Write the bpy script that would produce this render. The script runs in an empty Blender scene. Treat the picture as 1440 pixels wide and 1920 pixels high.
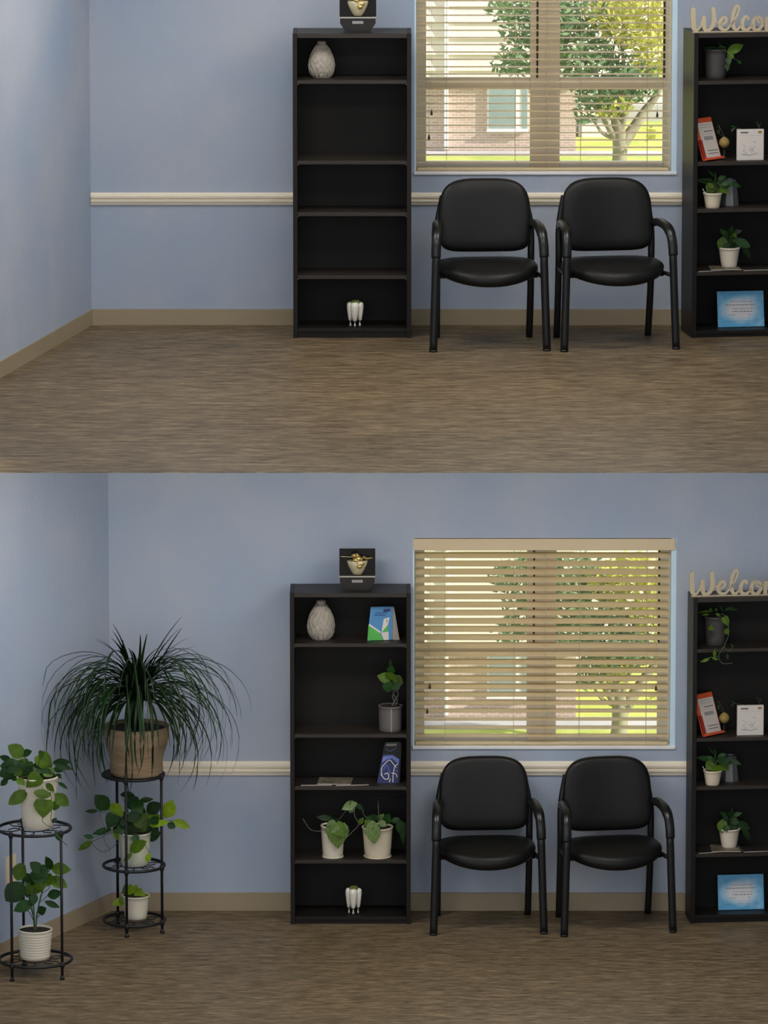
import bpy, bmesh, math, random
from mathutils import Vector, Matrix

# ------------------------------------------------------------------ camera, sky, sun, exposure
F = 12000.0            # focal length in pixels of the 1440x1920 frame
S = 345.0              # pixels per metre at the window wall
PITCH = math.atan(0.179)
D = F / S
CP, SP = math.cos(PITCH), math.sin(PITCH)
scene = bpy.context.scene
COL = scene.collection
UPV = Vector((0, SP, CP)); FWD = Vector((0, CP, -SP)); RGT = Vector((1, 0, 0))


def ray(x, y):
    return RGT * (x - 720) + UPV * (960 - y) + FWD * F


_r = ray(720, 1707)
_c = Vector((0, -D * CP, D * SP))
ZT = -(_c.z + _r.z * (-_c.y / _r.y))
CAM = Vector((0, -D * CP, D * SP + ZT))


def W(x, y, Y=0.0):                       # the point of the world plane Y = const on a sight line
    r = ray(x, y); return CAM + r * ((Y - CAM.y) / r.y)


def FL(x, y, z):                          # the point of a level floor on a sight line
    r = ray(x, y); return CAM + r * ((z - CAM.z) / r.z)


cd = bpy.data.cameras.new('camera'); cam = bpy.data.objects.new('camera', cd); COL.objects.link(cam)
cd.sensor_fit = 'HORIZONTAL'; cd.sensor_width = 36.0; cd.lens = F * 36.0 / 1440.0
cd.clip_start = 1.0; cd.clip_end = 400.0
cam.location = CAM; cam.rotation_euler = (math.pi / 2 - PITCH, 0, 0)
scene.camera = cam

world = bpy.data.worlds.new('sky'); scene.world = world; world.use_nodes = True
bg = world.node_tree.nodes['Background']
bg.inputs[0].default_value = (0.93, 0.96, 1.0, 1); bg.inputs[1].default_value = 1.35

sd = bpy.data.lights.new('sun', 'SUN'); sun = bpy.data.objects.new('sun', sd); COL.objects.link(sun)
sd.energy = 6.5; sd.angle = math.radians(1.5); sd.color = (1.0, 0.93, 0.80)
sun.rotation_euler = Vector((0.84, -0.27, 0.47)).to_track_quat('Z', 'Y').to_euler()
sun.location = (12, -3, 12)

vs = scene.view_settings
vs.view_transform = 'Standard'; vs.look = 'None'; vs.gamma = 1.0; vs.use_curve_mapping = False
vs.exposure = 0.0
FILL_U, FILL_L = 11.0, 16.5              # radiance of the added, unseen fill panels
U = W(720, 609).z                         # level of the upper floor

# ------------------------------------------------------------------ materials
M = {}


def mat(name, col, rough=0.6, metal=0.0, spec=0.4, var=0.0, vscale=(6, 6, 6), bump=0.0, bscale=(40, 40, 40),
        col2=None, rand=0.0, trans=0.0, coat=0.0, detail=3.0):
    m = bpy.data.materials.new(name); m.use_nodes = True
    nt = m.node_tree; N = nt.nodes; L = nt.links
    p = N['Principled BSDF']
    p.inputs['Roughness'].default_value = rough; p.inputs['Metallic'].default_value = metal
    p.inputs['Specular IOR Level'].default_value = spec
    p.inputs['Coat Weight'].default_value = coat
    c = (*col, 1)
    tc = N.new('ShaderNodeTexCoord')
    if col2 is None:
        col2 = tuple(min(1, v * (1 + var)) for v in col)
        c1 = tuple(v * (1 - var) for v in col)
    else:
        c1 = col
    mp = N.new('ShaderNodeMapping'); mp.inputs['Scale'].default_value = vscale
    L.new(tc.outputs['Object'], mp.inputs[0])
    nz = N.new('ShaderNodeTexNoise'); nz.inputs['Scale'].default_value = 1.0; nz.inputs['Detail'].default_value = detail
    L.new(mp.outputs[0], nz.inputs['Vector'])
    cr = N.new('ShaderNodeValToRGB')
    cr.color_ramp.elements[0].position = 0.3; cr.color_ramp.elements[1].position = 0.7
    cr.color_ramp.elements[0].color = (*c1, 1); cr.color_ramp.elements[1].color = (*col2, 1)
    L.new(nz.outputs[0], cr.inputs[0])
    out = cr.outputs[0]
    if rand:
        oi = N.new('ShaderNodeObjectInfo'); hs = N.new('ShaderNodeHueSaturation')
        mr = N.new('ShaderNodeMapRange'); mr.inputs[3].default_value = 1 - rand; mr.inputs[4].default_value = 1 + rand
        L.new(oi.outputs['Random'], mr.inputs[0]); L.new(mr.outputs[0], hs.inputs['Value'])
        L.new(out, hs.inputs['Color']); out = hs.outputs[0]
    L.new(out, p.inputs['Base Color'])
    if bump:
        mb = N.new('ShaderNodeMapping'); mb.inputs['Scale'].default_value = bscale
        L.new(tc.outputs['Object'], mb.inputs[0])
        nb = N.new('ShaderNodeTexNoise'); nb.inputs['Scale'].default_value = 1.0; nb.inputs['Detail'].default_value = 4
        L.new(mb.outputs[0], nb.inputs['Vector'])
        bp = N.new('ShaderNodeBump'); bp.inputs['Strength'].default_value = bump; bp.inputs['Distance'].default_value = 0.01
        L.new(nb.outputs[0], bp.inputs['Height']); L.new(bp.outputs[0], p.inputs['Normal'])
    if trans:
        tr = N.new('ShaderNodeBsdfTranslucent'); L.new(out, tr.inputs[0])
        mx = N.new('ShaderNodeMixShader'); mx.inputs[0].default_value = trans
        L.new(p.outputs[0], mx.inputs[1]); L.new(tr.outputs[0], mx.inputs[2])
        L.new(mx.outputs[0], N['Material Output'].inputs[0])
    M[name] = m
    return m


mat('wall_paint', (0.325, 0.395, 0.52), 0.75, spec=0.15, col2=(0.425, 0.46, 0.525), vscale=(1.5, 1.5, 1.5), bump=0.22, bscale=(70, 70, 22), detail=7)
mat('baseboard_vinyl', (0.32, 0.255, 0.165), 0.55, var=0.05, vscale=(1.5, 2, 2))
mat('cream_trim', (0.84, 0.76, 0.62), 0.5, var=0.04, vscale=(2, 2, 8))
mat('ceiling_white', (0.8, 0.8, 0.78), 0.9, var=0.02)
mat('espresso', (0.009, 0.0075, 0.0065), 0.45, spec=0.22, col2=(0.014, 0.011, 0.009), vscale=(3, 3, 0.6))
mat('espresso_edge', (0.026, 0.020, 0.016), 0.45, spec=0.35, var=0.15, vscale=(4, 4, 4))
mat('espresso_back', (0.006, 0.0055, 0.005), 0.55, spec=0.2, col2=(0.011, 0.009, 0.008), vscale=(5, 5, 1.5))
mat('chair_vinyl', (0.0055, 0.0055, 0.0052), 0.42, spec=0.25, var=0.15, bump=0.05, bscale=(120, 120, 120))
mat('chair_metal', (0.007, 0.007, 0.0075), 0.35, spec=0.35, var=0.1)
mat('arm_plastic', (0.008, 0.008, 0.008), 0.30, spec=0.4, var=0.1)
mat('almond', (0.88, 0.80, 0.64), 0.5, var=0.04, vscale=(1, 4, 4))
mat('almond_slat', (0.78, 0.66, 0.42), 0.45, col2=(0.86, 0.74, 0.50), vscale=(1.2, 6, 6), trans=0.38)
mat('valance_tan', (0.66, 0.53, 0.35), 0.5, var=0.03, vscale=(2, 2, 2))
mat('sill_white', (0.80, 0.79, 0.78), 0.4, var=0.03)
mat('reveal_skylit', (0.60, 0.79, 0.93), 0.6, var=0.03)  # sky light on the window reveal, put into its blue colour
mat('cord', (0.55, 0.48, 0.36), 0.7)
mat('tassel', (0.07, 0.045, 0.025), 0.6)
mat('iron', (0.007, 0.007, 0.008), 0.5, spec=0.4)
mat('white_glaze', (0.70, 0.64, 0.52), 0.35, var=0.05, coat=0.2)
mat('cream_glaze', (0.66, 0.58, 0.43), 0.4, var=0.08)
mat('pale_plastic', (0.55, 0.56, 0.44), 0.45, var=0.05)
mat('grey_ceramic', (0.12, 0.11, 0.105), 0.45, var=0.1, vscale=(30, 30, 2))
mat('dark_ceramic', (0.055, 0.052, 0.05), 0.5, var=0.12, vscale=(25, 25, 2))
mat('grey_metal', (0.13, 0.135, 0.14), 0.38, metal=0.4, var=0.1, vscale=(20, 20, 2))
mat('soil', (0.018, 0.011, 0.008), 0.95, var=0.4, vscale=(60, 60, 60), bump=0.6, bscale=(80, 80, 80))
mat('leaf_dark', (0.012, 0.046, 0.008), 0.45, spec=0.22, var=0.25, vscale=(3, 3, 3), rand=0.35, trans=0.10)
mat('leaf_mid', (0.062, 0.122, 0.006), 0.45, spec=0.22, var=0.25, vscale=(3, 3, 3), rand=0.3, trans=0.12)
mat('leaf_lime', (0.21, 0.33, 0.014), 0.5, spec=0.2, var=0.2, vscale=(3, 3, 3), rand=0.2, trans=0.15)
mat('leaf_palm', (0.009, 0.027, 0.007), 0.45, spec=0.2, var=0.35, vscale=(4, 4, 4), rand=0.5)
mat('leaf_varieg', (0.035, 0.085, 0.012), 0.4, col2=(0.16, 0.24, 0.06), vscale=(5, 18, 3), rand=0.15)
mat('stem_green', (0.05, 0.09, 0.03), 0.5, var=0.2)
mat('stem_grey', (0.10, 0.10, 0.085), 0.6, var=0.2)
mat('wood_pot', (0.25, 0.17, 0.095), 0.85, col2=(0.37, 0.275, 0.17), vscale=(4, 4, 26), bump=0.6, bscale=(12, 12, 55))
mat('stone_vase', (0.30, 0.265, 0.225), 0.85, col2=(0.43, 0.385, 0.33), vscale=(60, 60, 45), bump=0.8, bscale=(70, 70, 45))
mat('black_gloss', (0.004, 0.004, 0.004), 0.3, spec=0.22)
mat('gunmetal', (0.013, 0.012, 0.012), 0.4, spec=0.3, var=0.1)
mat('silver', (0.45, 0.43, 0.38), 0.35, metal=0.8)
mat('gold', (0.62, 0.47, 0.17), 0.35, metal=0.75, var=0.25, vscale=(40, 40, 40))
mat('gold_pale', (0.62, 0.55, 0.36), 0.4, metal=0.4, var=0.15, vscale=(40, 40, 40))
mat('tooth_white', (0.74, 0.70, 0.62), 0.3, spec=0.5)
mat('moss', (0.10, 0.15, 0.025), 0.9, var=0.4, vscale=(90, 90, 90), bump=0.8, bscale=(120, 120, 120))
mat('welcome_wood', (0.50, 0.42, 0.29), 0.6, var=0.08, vscale=(6, 6, 2))
mat('orange', (0.66, 0.10, 0.030), 0.4, var=0.08)
mat('orange_dark', (0.30, 0.022, 0.012), 0.4)
mat('paper', (0.62, 0.56, 0.50), 0.7, var=0.04)
mat('paper_white', (0.66, 0.61, 0.56), 0.7, var=0.03)
mat('ink', (0.12, 0.11, 0.11), 0.7)
mat('ink_soft', (0.30, 0.28, 0.27), 0.7)
mat('ink_blue', (0.03, 0.08, 0.22), 0.7)
mat('book_blue', (0.06, 0.22, 0.46), 0.45, var=0.1)
mat('book_green', (0.07, 0.40, 0.06), 0.45, var=0.15)
mat('book_pages', (0.34, 0.30, 0.25), 0.7, var=0.08, vscale=(80, 80, 3))
mat('navy', (0.010, 0.018, 0.11), 0.4, var=0.2)
mat('periwinkle', (0.13, 0.18, 0.50), 0.45, var=0.2)
mat('mag_dark', (0.022, 0.019, 0.017), 0.4, var=0.3, vscale=(20, 20, 20))
mat('mag_tan', (0.05, 0.035, 0.025), 0.45, col2=(0.24, 0.20, 0.15), vscale=(25, 25, 25))
mat('mag_pages', (0.50, 0.45, 0.37), 0.7)
mat('gourd', (0.34, 0.22, 0.07), 0.7, col2=(0.27, 0.22, 0.06), vscale=(30, 30, 30))
mat('plate_cream', (0.62, 0.53, 0.36), 0.5)
mat('siding', (0.80, 0.69, 0.60), 0.8, col2=(0.86, 0.77, 0.70), vscale=(0.5, 1, 3))
mat('pale_sky', (0.86, 0.82, 0.78), 0.85, var=0.03)
mat('pipe_white', (0.86, 0.85, 0.84), 0.5)
mat('far_glass', (0.30, 0.36, 0.38), 0.15, spec=0.6, var=0.1)
mat('lawn', (0.36, 0.44, 0.085), 0.95, col2=(0.56, 0.58, 0.16), vscale=(4, 4, 4), bump=0.5, bscale=(30, 30, 30))
mat('paving', (0.50, 0.48, 0.50), 0.9, var=0.06)
mat('garage', (0.52, 0.55, 0.64), 0.7, var=0.05)
mat('roof_shingle', (0.20, 0.17, 0.16), 0.9, var=0.2)
mat('bark', (0.24, 0.21, 0.15), 0.9, col2=(0.36, 0.33, 0.24), vscale=(12, 12, 3), bump=0.5, bscale=(30, 30, 6))
mat('foliage_green', (0.10, 0.19, 0.085), 0.6, col2=(0.20, 0.29, 0.12), vscale=(2, 2, 2), trans=0.25)
mat('foliage_sunlit', (0.36, 0.40, 0.08), 0.6, col2=(0.62, 0.54, 0.10), vscale=(2, 2, 2), trans=0.30)  # sunlight through the leaves is put into this yellow colour
mat('concrete', (0.42, 0.41, 0.39), 0.9, var=0.08)


def floor_mat():
    m = bpy.data.materials.new('floor_vinyl'); m.use_nodes = True
    nt = m.node_tree; N = nt.nodes; L = nt.links; p = N['Principled BSDF']
    tc = N.new('ShaderNodeTexCoord')

    def noise(sc, det, rough=0.6):
        mp = N.new('ShaderNodeMapping'); mp.inputs['Scale'].default_value = sc
        L.new(tc.outputs['Object'], mp.inputs[0])
        n = N.new('ShaderNodeTexNoise'); n.inputs['Scale'].default_value = 1; n.inputs['Detail'].default_value = det
        n.inputs['Roughness'].default_value = rough
        L.new(mp.outputs[0], n.inputs['Vector']); return n.outputs[0]
    a = noise((5.5, 25, 1), 6, 0.75); b = noise((13, 75, 1), 4); c = noise((0.8, 1.6, 1), 2)
    mx = N.new('ShaderNodeMath'); mx.operation = 'MULTIPLY_ADD'; mx.inputs[1].default_value = 0.62
    m2 = N.new('ShaderNodeMath'); m2.operation = 'MULTIPLY'; m2.inputs[1].default_value = 0.38
    L.new(b, m2.inputs[0]); L.new(a, mx.inputs[0]); L.new(m2.outputs[0], mx.inputs[2])
    cr = N.new('ShaderNodeValToRGB'); e = cr.color_ramp.elements
    e[0].position = 0.38; e[0].color = (0.060, 0.040, 0.020, 1)
    e[1].position = 0.62; e[1].color = (0.275, 0.205, 0.118, 1)
    q = cr.color_ramp.elements.new(0.5); q.color = (0.145, 0.104, 0.058, 1)
    L.new(mx.outputs[0], cr.inputs[0])
    hs = N.new('ShaderNodeHueSaturation'); mr = N.new('ShaderNodeMapRange')
    mr.inputs[1].default_value = 0.3; mr.inputs[2].default_value = 0.7; mr.inputs[3].default_value = 0.92; mr.inputs[4].default_value = 1.08
    L.new(c, mr.inputs[0]); L.new(mr.outputs[0], hs.inputs['Value']); L.new(cr.outputs[0], hs.inputs['Color'])
    L.new(hs.outputs[0], p.inputs['Base Color'])
    p.inputs['Roughness'].default_value = 0.46; p.inputs['Specular IOR Level'].default_value = 0.2
    bp = N.new('ShaderNodeBump'); bp.inputs['Strength'].default_value = 0.12; bp.inputs['Distance'].default_value = 0.004
    L.new(mx.outputs[0], bp.inputs['Height']); L.new(bp.outputs[0], p.inputs['Normal'])
    M['floor_vinyl'] = m


def brick_mat():
    m = bpy.data.materials.new('brick'); m.use_nodes = True
    nt = m.node_tree; N = nt.nodes; L = nt.links; p = N['Principled BSDF']
    tc = N.new('ShaderNodeTexCoord'); mp = N.new('ShaderNodeMapping')
    mp.inputs['Rotation'].default_value = (math.pi / 2, 0, 0)
    L.new(tc.outputs['Object'], mp.inputs[0])
    b = N.new('ShaderNodeTexBrick'); L.new(mp.outputs[0], b.inputs['Vector'])
    b.inputs['Color1'].default_value = (0.47, 0.31, 0.26, 1); b.inputs['Color2'].default_value = (0.56, 0.40, 0.34, 1)
    b.inputs['Mortar'].default_value = (0.66, 0.58, 0.52, 1); b.inputs['Scale'].default_value = 1.0
    b.inputs['Brick Width'].default_value = 0.055; b.inputs['Row Height'].default_value = 0.018
    b.inputs['Mortar Size'].default_value = 0.0025
    L.new(b.outputs[0], p.inputs['Base Color']); p.inputs['Roughness'].default_value = 0.9
    M['brick'] = m


def glass_mat():
    m = bpy.data.materials.new('window_glass'); m.use_nodes = True
    nt = m.node_tree; N = nt.nodes; L = nt.links; N.remove(N['Principled BSDF'])
    t = N.new('ShaderNodeBsdfTransparent'); t.inputs[0].default_value = (0.95, 0.97, 0.97, 1)
    g = N.new('ShaderNodeBsdfGlossy'); g.inputs['Roughness'].default_value = 0.02
    fr = N.new('ShaderNodeFresnel'); fr.inputs[0].default_value = 1.35
    mx = N.new('ShaderNodeMixShader'); L.new(fr.outputs[0], mx.inputs[0])
    L.new(t.outputs[0], mx.inputs[1]); L.new(g.outputs[0], mx.inputs[2]); L.new(mx.outputs[0], N['Material Output'].inputs[0])
    M['window_glass'] = m


def sheet_mat():        # printed cloud-blue sheet, paler in the middle
    m = bpy.data.materials.new('blue_print'); m.use_nodes = True
    nt = m.node_tree; N = nt.nodes; L = nt.links; p = N['Principled BSDF']
    tc = N.new('ShaderNodeTexCoord'); mp = N.new('ShaderNodeMapping'); mp.inputs['Location'].default_value = (0, 0, -0.095)
    mp.inputs['Scale'].default_value = (7.5, 0.0, 11.5)
    mp.vector_type = 'POINT'
    mp.inputs['Location'].default_value = (0, 0, -1.1)
    L.new(tc.outputs['Object'], mp.inputs[0])
    g = N.new('ShaderNodeTexGradient'); g.gradient_type = 'SPHERICAL'; L.new(mp.outputs[0], g.inputs[0])
    nz = N.new('ShaderNodeTexNoise'); nz.inputs['Scale'].default_value = 16
    L.new(tc.outputs['Object'], nz.inputs['Vector'])
    ad = N.new('ShaderNodeMath'); ad.operation = 'MULTIPLY_ADD'; ad.inputs[1].default_value = 0.7
    sb = N.new('ShaderNodeMath'); sb.operation = 'SUBTRACT'; sb.inputs[1].default_value = 0.5
    L.new(nz.outputs[0], sb.inputs[0]); L.new(sb.outputs[0], ad.inputs[0]); L.new(g.outputs[0], ad.inputs[2])
    cr = N.new('ShaderNodeValToRGB'); e = cr.color_ramp.elements
    e[0].position = 0.0; e[0].color = (0.09, 0.36, 0.62, 1); e[1].position = 0.6; e[1].color = (0.66, 0.66, 0.68, 1)
    q = e.new(0.25); q.color = (0.30, 0.52, 0.68, 1)
    L.new(ad.outputs[0], cr.inputs[0]); L.new(cr.outputs[0], p.inputs['Base Color']); p.inputs['Roughness'].default_value = 0.5
    M['blue_print'] = m


floor_mat(); brick_mat(); glass_mat(); sheet_mat()

# ------------------------------------------------------------------ mesh helpers


def obj(name, bm, m, parent=None, smooth=False, loc=None, rot=None):
    me = bpy.data.meshes.new(name)
    if isinstance(bm, bmesh.types.BMesh):
        bmesh.ops.recalc_face_normals(bm, faces=bm.faces[:])
        bm.to_mesh(me); bm.free()
    else:
        me = bm
    if smooth:
        for p in me.polygons: p.use_smooth = True
    if m and not me.materials: me.materials.append(M[m])
    o = bpy.data.objects.new(name, me); COL.objects.link(o)
    if parent: o.parent = parent
    if loc is not None: o.location = loc
    if rot is not None: o.rotation_euler = rot
    return o


def tag(o, label, cat, group=None):
    o['label'] = label; o['category'] = cat
    if group: o['group'] = group
    return o


def structure(o, label=None):
    o['kind'] = 'structure'
    if label: o['label'] = label
    return o


def thing(name, label, cat, loc, rotz=0.0, group=None):
    o = bpy.data.objects.new(name, None); COL.objects.link(o)
    o.empty_display_size = 0.05
    o.location = loc; o.rotation_euler = (0, 0, rotz)
    return tag(o, label, cat, group)


def box(bm, x0, x1, y0, y1, z0, z1, bev=0.0, seg=1):
    r = bmesh.ops.create_cube(bm, size=1.0)
    for v in r['verts']:
        v.co = Vector(((x0 + x1) / 2 + v.co.x * (x1 - x0), (y0 + y1) / 2 + v.co.y * (y1 - y0), (z0 + z1) / 2 + v.co.z * (z1 - z0)))
    if bev:
        ed = list({e for v in r['verts'] for e in v.link_edges})
        bmesh.ops.bevel(bm, geom=ed, offset=bev, segments=seg, affect='EDGES', profile=0.5)
    return bm


def B(*a, **k):
    return box(bmesh.new(), *a, **k)


def smoothline(pts, n=6):
    P = [Vector(p) for p in pts]; out = []
    for i in range(len(P) - 1):
        p0 = P[max(i - 1, 0)]; p1 = P[i]; p2 = P[i + 1]; p3 = P[min(i + 2, len(P) - 1)]
        for k in range(n):
            t = k / n
            out.append(0.5 * ((2 * p1) + (p2 - p0) * t + (2 * p0 - 5 * p1 + 4 * p2 - p3) * t * t + (3 * p1 - p0 - 3 * p2 + p3) * t ** 3))
    out.append(P[-1]); return out


def tube(bm, pts, r, n=8, closed=False, flat=1.0):
    pts = [Vector(p) for p in pts]; R = r if isinstance(r, (list, tuple)) else [r] * len(pts)
    rings = []; N = len(pts)
    prev = None
    for i, p in enumerate(pts):
        if closed: t = (pts[(i + 1) % N] - pts[i - 1]).normalized()
        else: t = (pts[min(i + 1, N - 1)] - pts[max(i - 1, 0)]).normalized()
        if prev is None:
            a = Vector((0, 0, 1)) if abs(t.z) < 0.9 else Vector((0, 1, 0))
            u = t.cross(a).normalized()
        else:
            u = (prev - t * prev.dot(t)).normalized()
        prev = u; w = t.cross(u)
        rings.append([bm.verts.new(p + (u * math.cos(2 * math.pi * k / n) + w * math.sin(2 * math.pi * k / n) * flat) * R[i]) for k in range(n)])
    for i in range(N if closed else N - 1):
        a = rings[i]; b = rings[(i + 1) % N]
        for k in range(n):
            bm.faces.new((a[k], a[(k + 1) % n], b[(k + 1) % n], b[k]))
    if not closed:
        bm.faces.new(rings[0][::-1]); bm.faces.new(rings[-1])
    return bm


def T(pts, r, n=8, **k):
    return tube(bmesh.new(), pts, r, n, **k)


def lathe(bm, prof, n=28, c=(0, 0)):
    rings = []
    for r, z in prof:
        if r < 1e-5: rings.append([bm.verts.new((c[0], c[1], z))])
        else: rings.append([bm.verts.new((c[0] + r * math.cos(2 * math.pi * k / n), c[1] + r * math.sin(2 * math.pi * k / n), z)) for k in range(n)])
    for a, b in zip(rings, rings[1:]):
        for k in range(n):
            q = [a[k % len(a)], a[(k + 1) % n % len(a)], b[(k + 1) % n % len(b)], b[k % len(b)]]
            u = []
            for v in q:
                if v not in u: u.append(v)
            if len(u) > 2: bm.faces.new(u)
    return bm


def LA(prof, n=28, c=(0, 0)):
    return lathe(bmesh.new(), prof, n, c)


def prism(bm, pts, y0, y1):            # outline in x,z pushed through depth y0..y1
    a = [bm.verts.new((x, y0, z)) for x, z in pts]; b = [bm.verts.new((x, y1, z)) for x, z in pts]
    n = len(pts)
    bm.faces.new(a); bm.faces.new(b[::-1])
    for k in range(n): bm.faces.new((a[k], b[k], b[(k + 1) % n], a[(k + 1) % n]))
    return bm


def ribbon(bm, pts, w, y0, y1, n=6):   # lettering stroke: flat band in x,z with depth
    P = smoothline([(p[0], 0, p[1]) for p in pts], n)
    wl = w if isinstance(w, (list, tuple)) else [w] * len(pts)
    Wd = []
    for i in range(len(pts) - 1):
        for k in range(n): Wd.append(wl[i] + (wl[i + 1] - wl[i]) * k / n)
    Wd.append(wl[-1])
    Ls = []; Rs = []
    for i, p in enumerate(P):
        t = (P[min(i + 1, len(P) - 1)] - P[max(i - 1, 0)]).normalized()
        nn = Vector((-t.z, 0, t.x)) * Wd[i] / 2
        Ls.append(p + nn); Rs.append(p - nn)
    r0 = P[0] - (P[1] - P[0]).normalized() * Wd[0] * 0.45; r1 = P[-1] + (P[-1] - P[-2]).normalized() * Wd[-1] * 0.45
    Ls = [r0] + Ls + [r1]; Rs = [r0] + Rs + [r1]
    f = [[bm.verts.new((q.x, y0, q.z)) for q in A] for A in (Ls, Rs)]
    g = [[bm.verts.new((q.x, y1, q.z)) for q in A] for A in (Ls, Rs)]
    for i in range(len(Ls) - 1):
        for a, b, c, d in ((f[0][i], f[0][i + 1], f[1][i + 1], f[1][i]), (g[0][i], g[1][i], g[1][i + 1], g[0][i + 1]),
                           (f[0][i], g[0][i], g[0][i + 1], f[0][i + 1]), (f[1][i], f[1][i + 1], g[1][i + 1], g[1][i])):
            try: bm.faces.new((a, b, c, d))
            except ValueError: pass
    return bm


class Fr:                                # a thing's own frame: x along its front, y into depth, z up
    def __init__(self, o, yaw=0.0):
        self.o = Vector(o); self.yaw = yaw
        self.ex = Vector((math.cos(yaw), math.sin(yaw), 0)); self.ey = Vector((-math.sin(yaw), math.cos(yaw), 0))

    def px(self, x, y, v=0.0):
        r = ray(x, y); p0 = self.o + self.ey * v
        t = (p0 - CAM).dot(self.ey) / r.dot(self.ey)
        q = CAM + r * t - self.o
        return Vector((q.dot(self.ex), q.dot(self.ey), q.z))

    def w(self, u, v, z):
        return self.o + self.ex * u + self.ey * v + Vector((0, 0, z))


# ------------------------------------------------------------------ leaves
def leaf_mesh(name, m, kind='heart', droop=0.12, fold=0.10):
    bm = bmesh.new(); rows = []
    st = {'heart': [(0.0, 0.02), (0.04, 0.34), (0.14, 0.47), (0.32, 0.50), (0.55, 0.41), (0.78, 0.22), (1.0, 0.0)],
          'oval': [(0.0, 0.03), (0.10, 0.20), (0.28, 0.42), (0.50, 0.50), (0.72, 0.40), (0.88, 0.22), (1.0, 0.0)],
          'lance': [(0.0, 0.05), (0.12, 0.26), (0.30, 0.44), (0.50, 0.48), (0.70, 0.36), (0.86, 0.18), (1.0, 0.0)]}[kind]
    for t, h in st:
        zc = -droop * t * t
        xo = -0.06 if (kind == 'heart' and 0 < t < 0.1) else 0
        rows.append((bm.verts.new((t + xo, -h, zc + fold * h * 2 - 0.05 * h)), bm.verts.new((t, 0, zc)), bm.verts.new((t + xo, h, zc + fold * h * 2 - 0.05 * h))))
    for a, b in zip(rows, rows[1:]):
        for k in range(2):
            if (b[k].co - b[k + 1].co).length < 1e-6:
                pass
            bm.faces.new((a[k], a[k + 1], b[k + 1], b[k]))
    bmesh.ops.remove_doubles(bm, verts=bm.verts[:], dist=1e-5)
    bmesh.ops.recalc_face_normals(bm, faces=bm.faces[:])
    me = bpy.data.meshes.new(name); bm.to_mesh(me); bm.free()
    for p in me.polygons: p.use_smooth = True
    me.materials.append(M[m]); return me


LEAF = {}
for _k, _m in (('d', 'leaf_dark'), ('m', 'leaf_mid'), ('l', 'leaf_lime'), ('v', 'leaf_varieg')):
    for _s in ('heart', 'oval', 'lance'):
        LEAF[_k + _s[0]] = leaf_mesh('leaf', _m, _s)
rng = random.Random(7)


def leaf(parent, fr, a, b, width, kind, roll=None, face=None):
    """a, b: local base and tip; width in metres; the blade roughly faces the viewer with its own roll"""
    a = Vector(a); b = Vector(b); ax = b - a; ln = ax.length; ax.normalize()
    vd = (CAM - fr.w(*a)).normalized()
    n = Vector((vd.dot(fr.ex), vd.dot(fr.ey), vd.z))
    n = n + Vector((rng.uniform(-.3, .3), 0, rng.uniform(0.0, .4)))
    n = n - ax * n.dot(ax); n.normalize()
    if roll: n = Matrix.Rotation(roll, 3, ax) @ n
    y = n.cross(ax)
    mt = Matrix(((ax.x * ln, y.x * width, n.x * ln, a.x), (ax.y * ln, y.y * width, n.y * ln, a.y), (ax.z * ln, y.z * width, n.z * ln, a.z), (0, 0, 0, 1)))
    o = bpy.data.objects.new('leaf', LEAF[kind]); COL.objects.link(o)
    o.parent = parent; o.matrix_local = mt
    return o


def zoomer(ox, oy, s, dy=0.0):
    return lambda x, y: (ox + x / s, oy + y / s + dy)


def leaves_px(parent, fr, zf, s, rows, vr=0.03, pet=None, v0=0.0, wf=1.28):
    """rows: (bx, by, tx, ty, width, kind[, v]) in the coordinates of a zoomed view"""
    for r in rows:
        bx, by, tx, ty, w, k = r[:6]
        v = r[6] if len(r) > 6 else v0 + rng.uniform(-vr, vr)
        a = fr.px(*zf(bx, by), v); b = fr.px(*zf(tx, ty), v - rng.uniform(0.0, vr))
        leaf(parent, fr, a, b, w / s / S * wf, k)
        if pet:
            c = Vector(pet); mid = (a + c) / 2 + Vector((0, 0, (a - c).length * 0.12))
            obj('stem', T(smoothline([c, mid, a], 4), 0.0016, 5), 'stem_green', parent, True)


def vine_px(parent, fr, zf, pts, r=0.0022, v=0.0, m='stem_grey'):
    P = [fr.px(*zf(x, y), v) for x, y in pts]
    obj('vine', T(smoothline(P, 5), r, 5), m, parent, True)


# ------------------------------------------------------------------ the setting
XR = 3.15                                # inner face of the right hand wall, outside the frame
UPD = -FL(720, 885, U).y                 # depth at which the upper floor ends
LOD = -5.4
WT = 0.15
OPEN = dict(u=dict(x0=W(777, 300).x, x1=W(1268, 300).x, z0=W(720, 322).z, z1=W(720, -62).z),
            l=dict(x0=W(774, 1300).x, x1=W(1266, 1300).x, z0=W(720, 1399).z, z1=W(720, 1009).z))
CEIL_U = U + 2.75
CEIL_L = U - 0.20


def back_wall(nm, k, xl, z0, z1, label):
    o = OPEN[k]; bm = bmesh.new()
    box(bm, xl - 1.2, o['x0'], 0, WT, z0, z1); box(bm, o['x1'], XR + 0.2, 0, WT, z0, z1)
    box(bm, o['x0'], o['x1'], 0, WT, z0, o['z0']); box(bm, o['x0'], o['x1'], 0, WT, o['z1'], z1)
    return structure(obj(nm, bm, 'wall_paint'), label)


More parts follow.
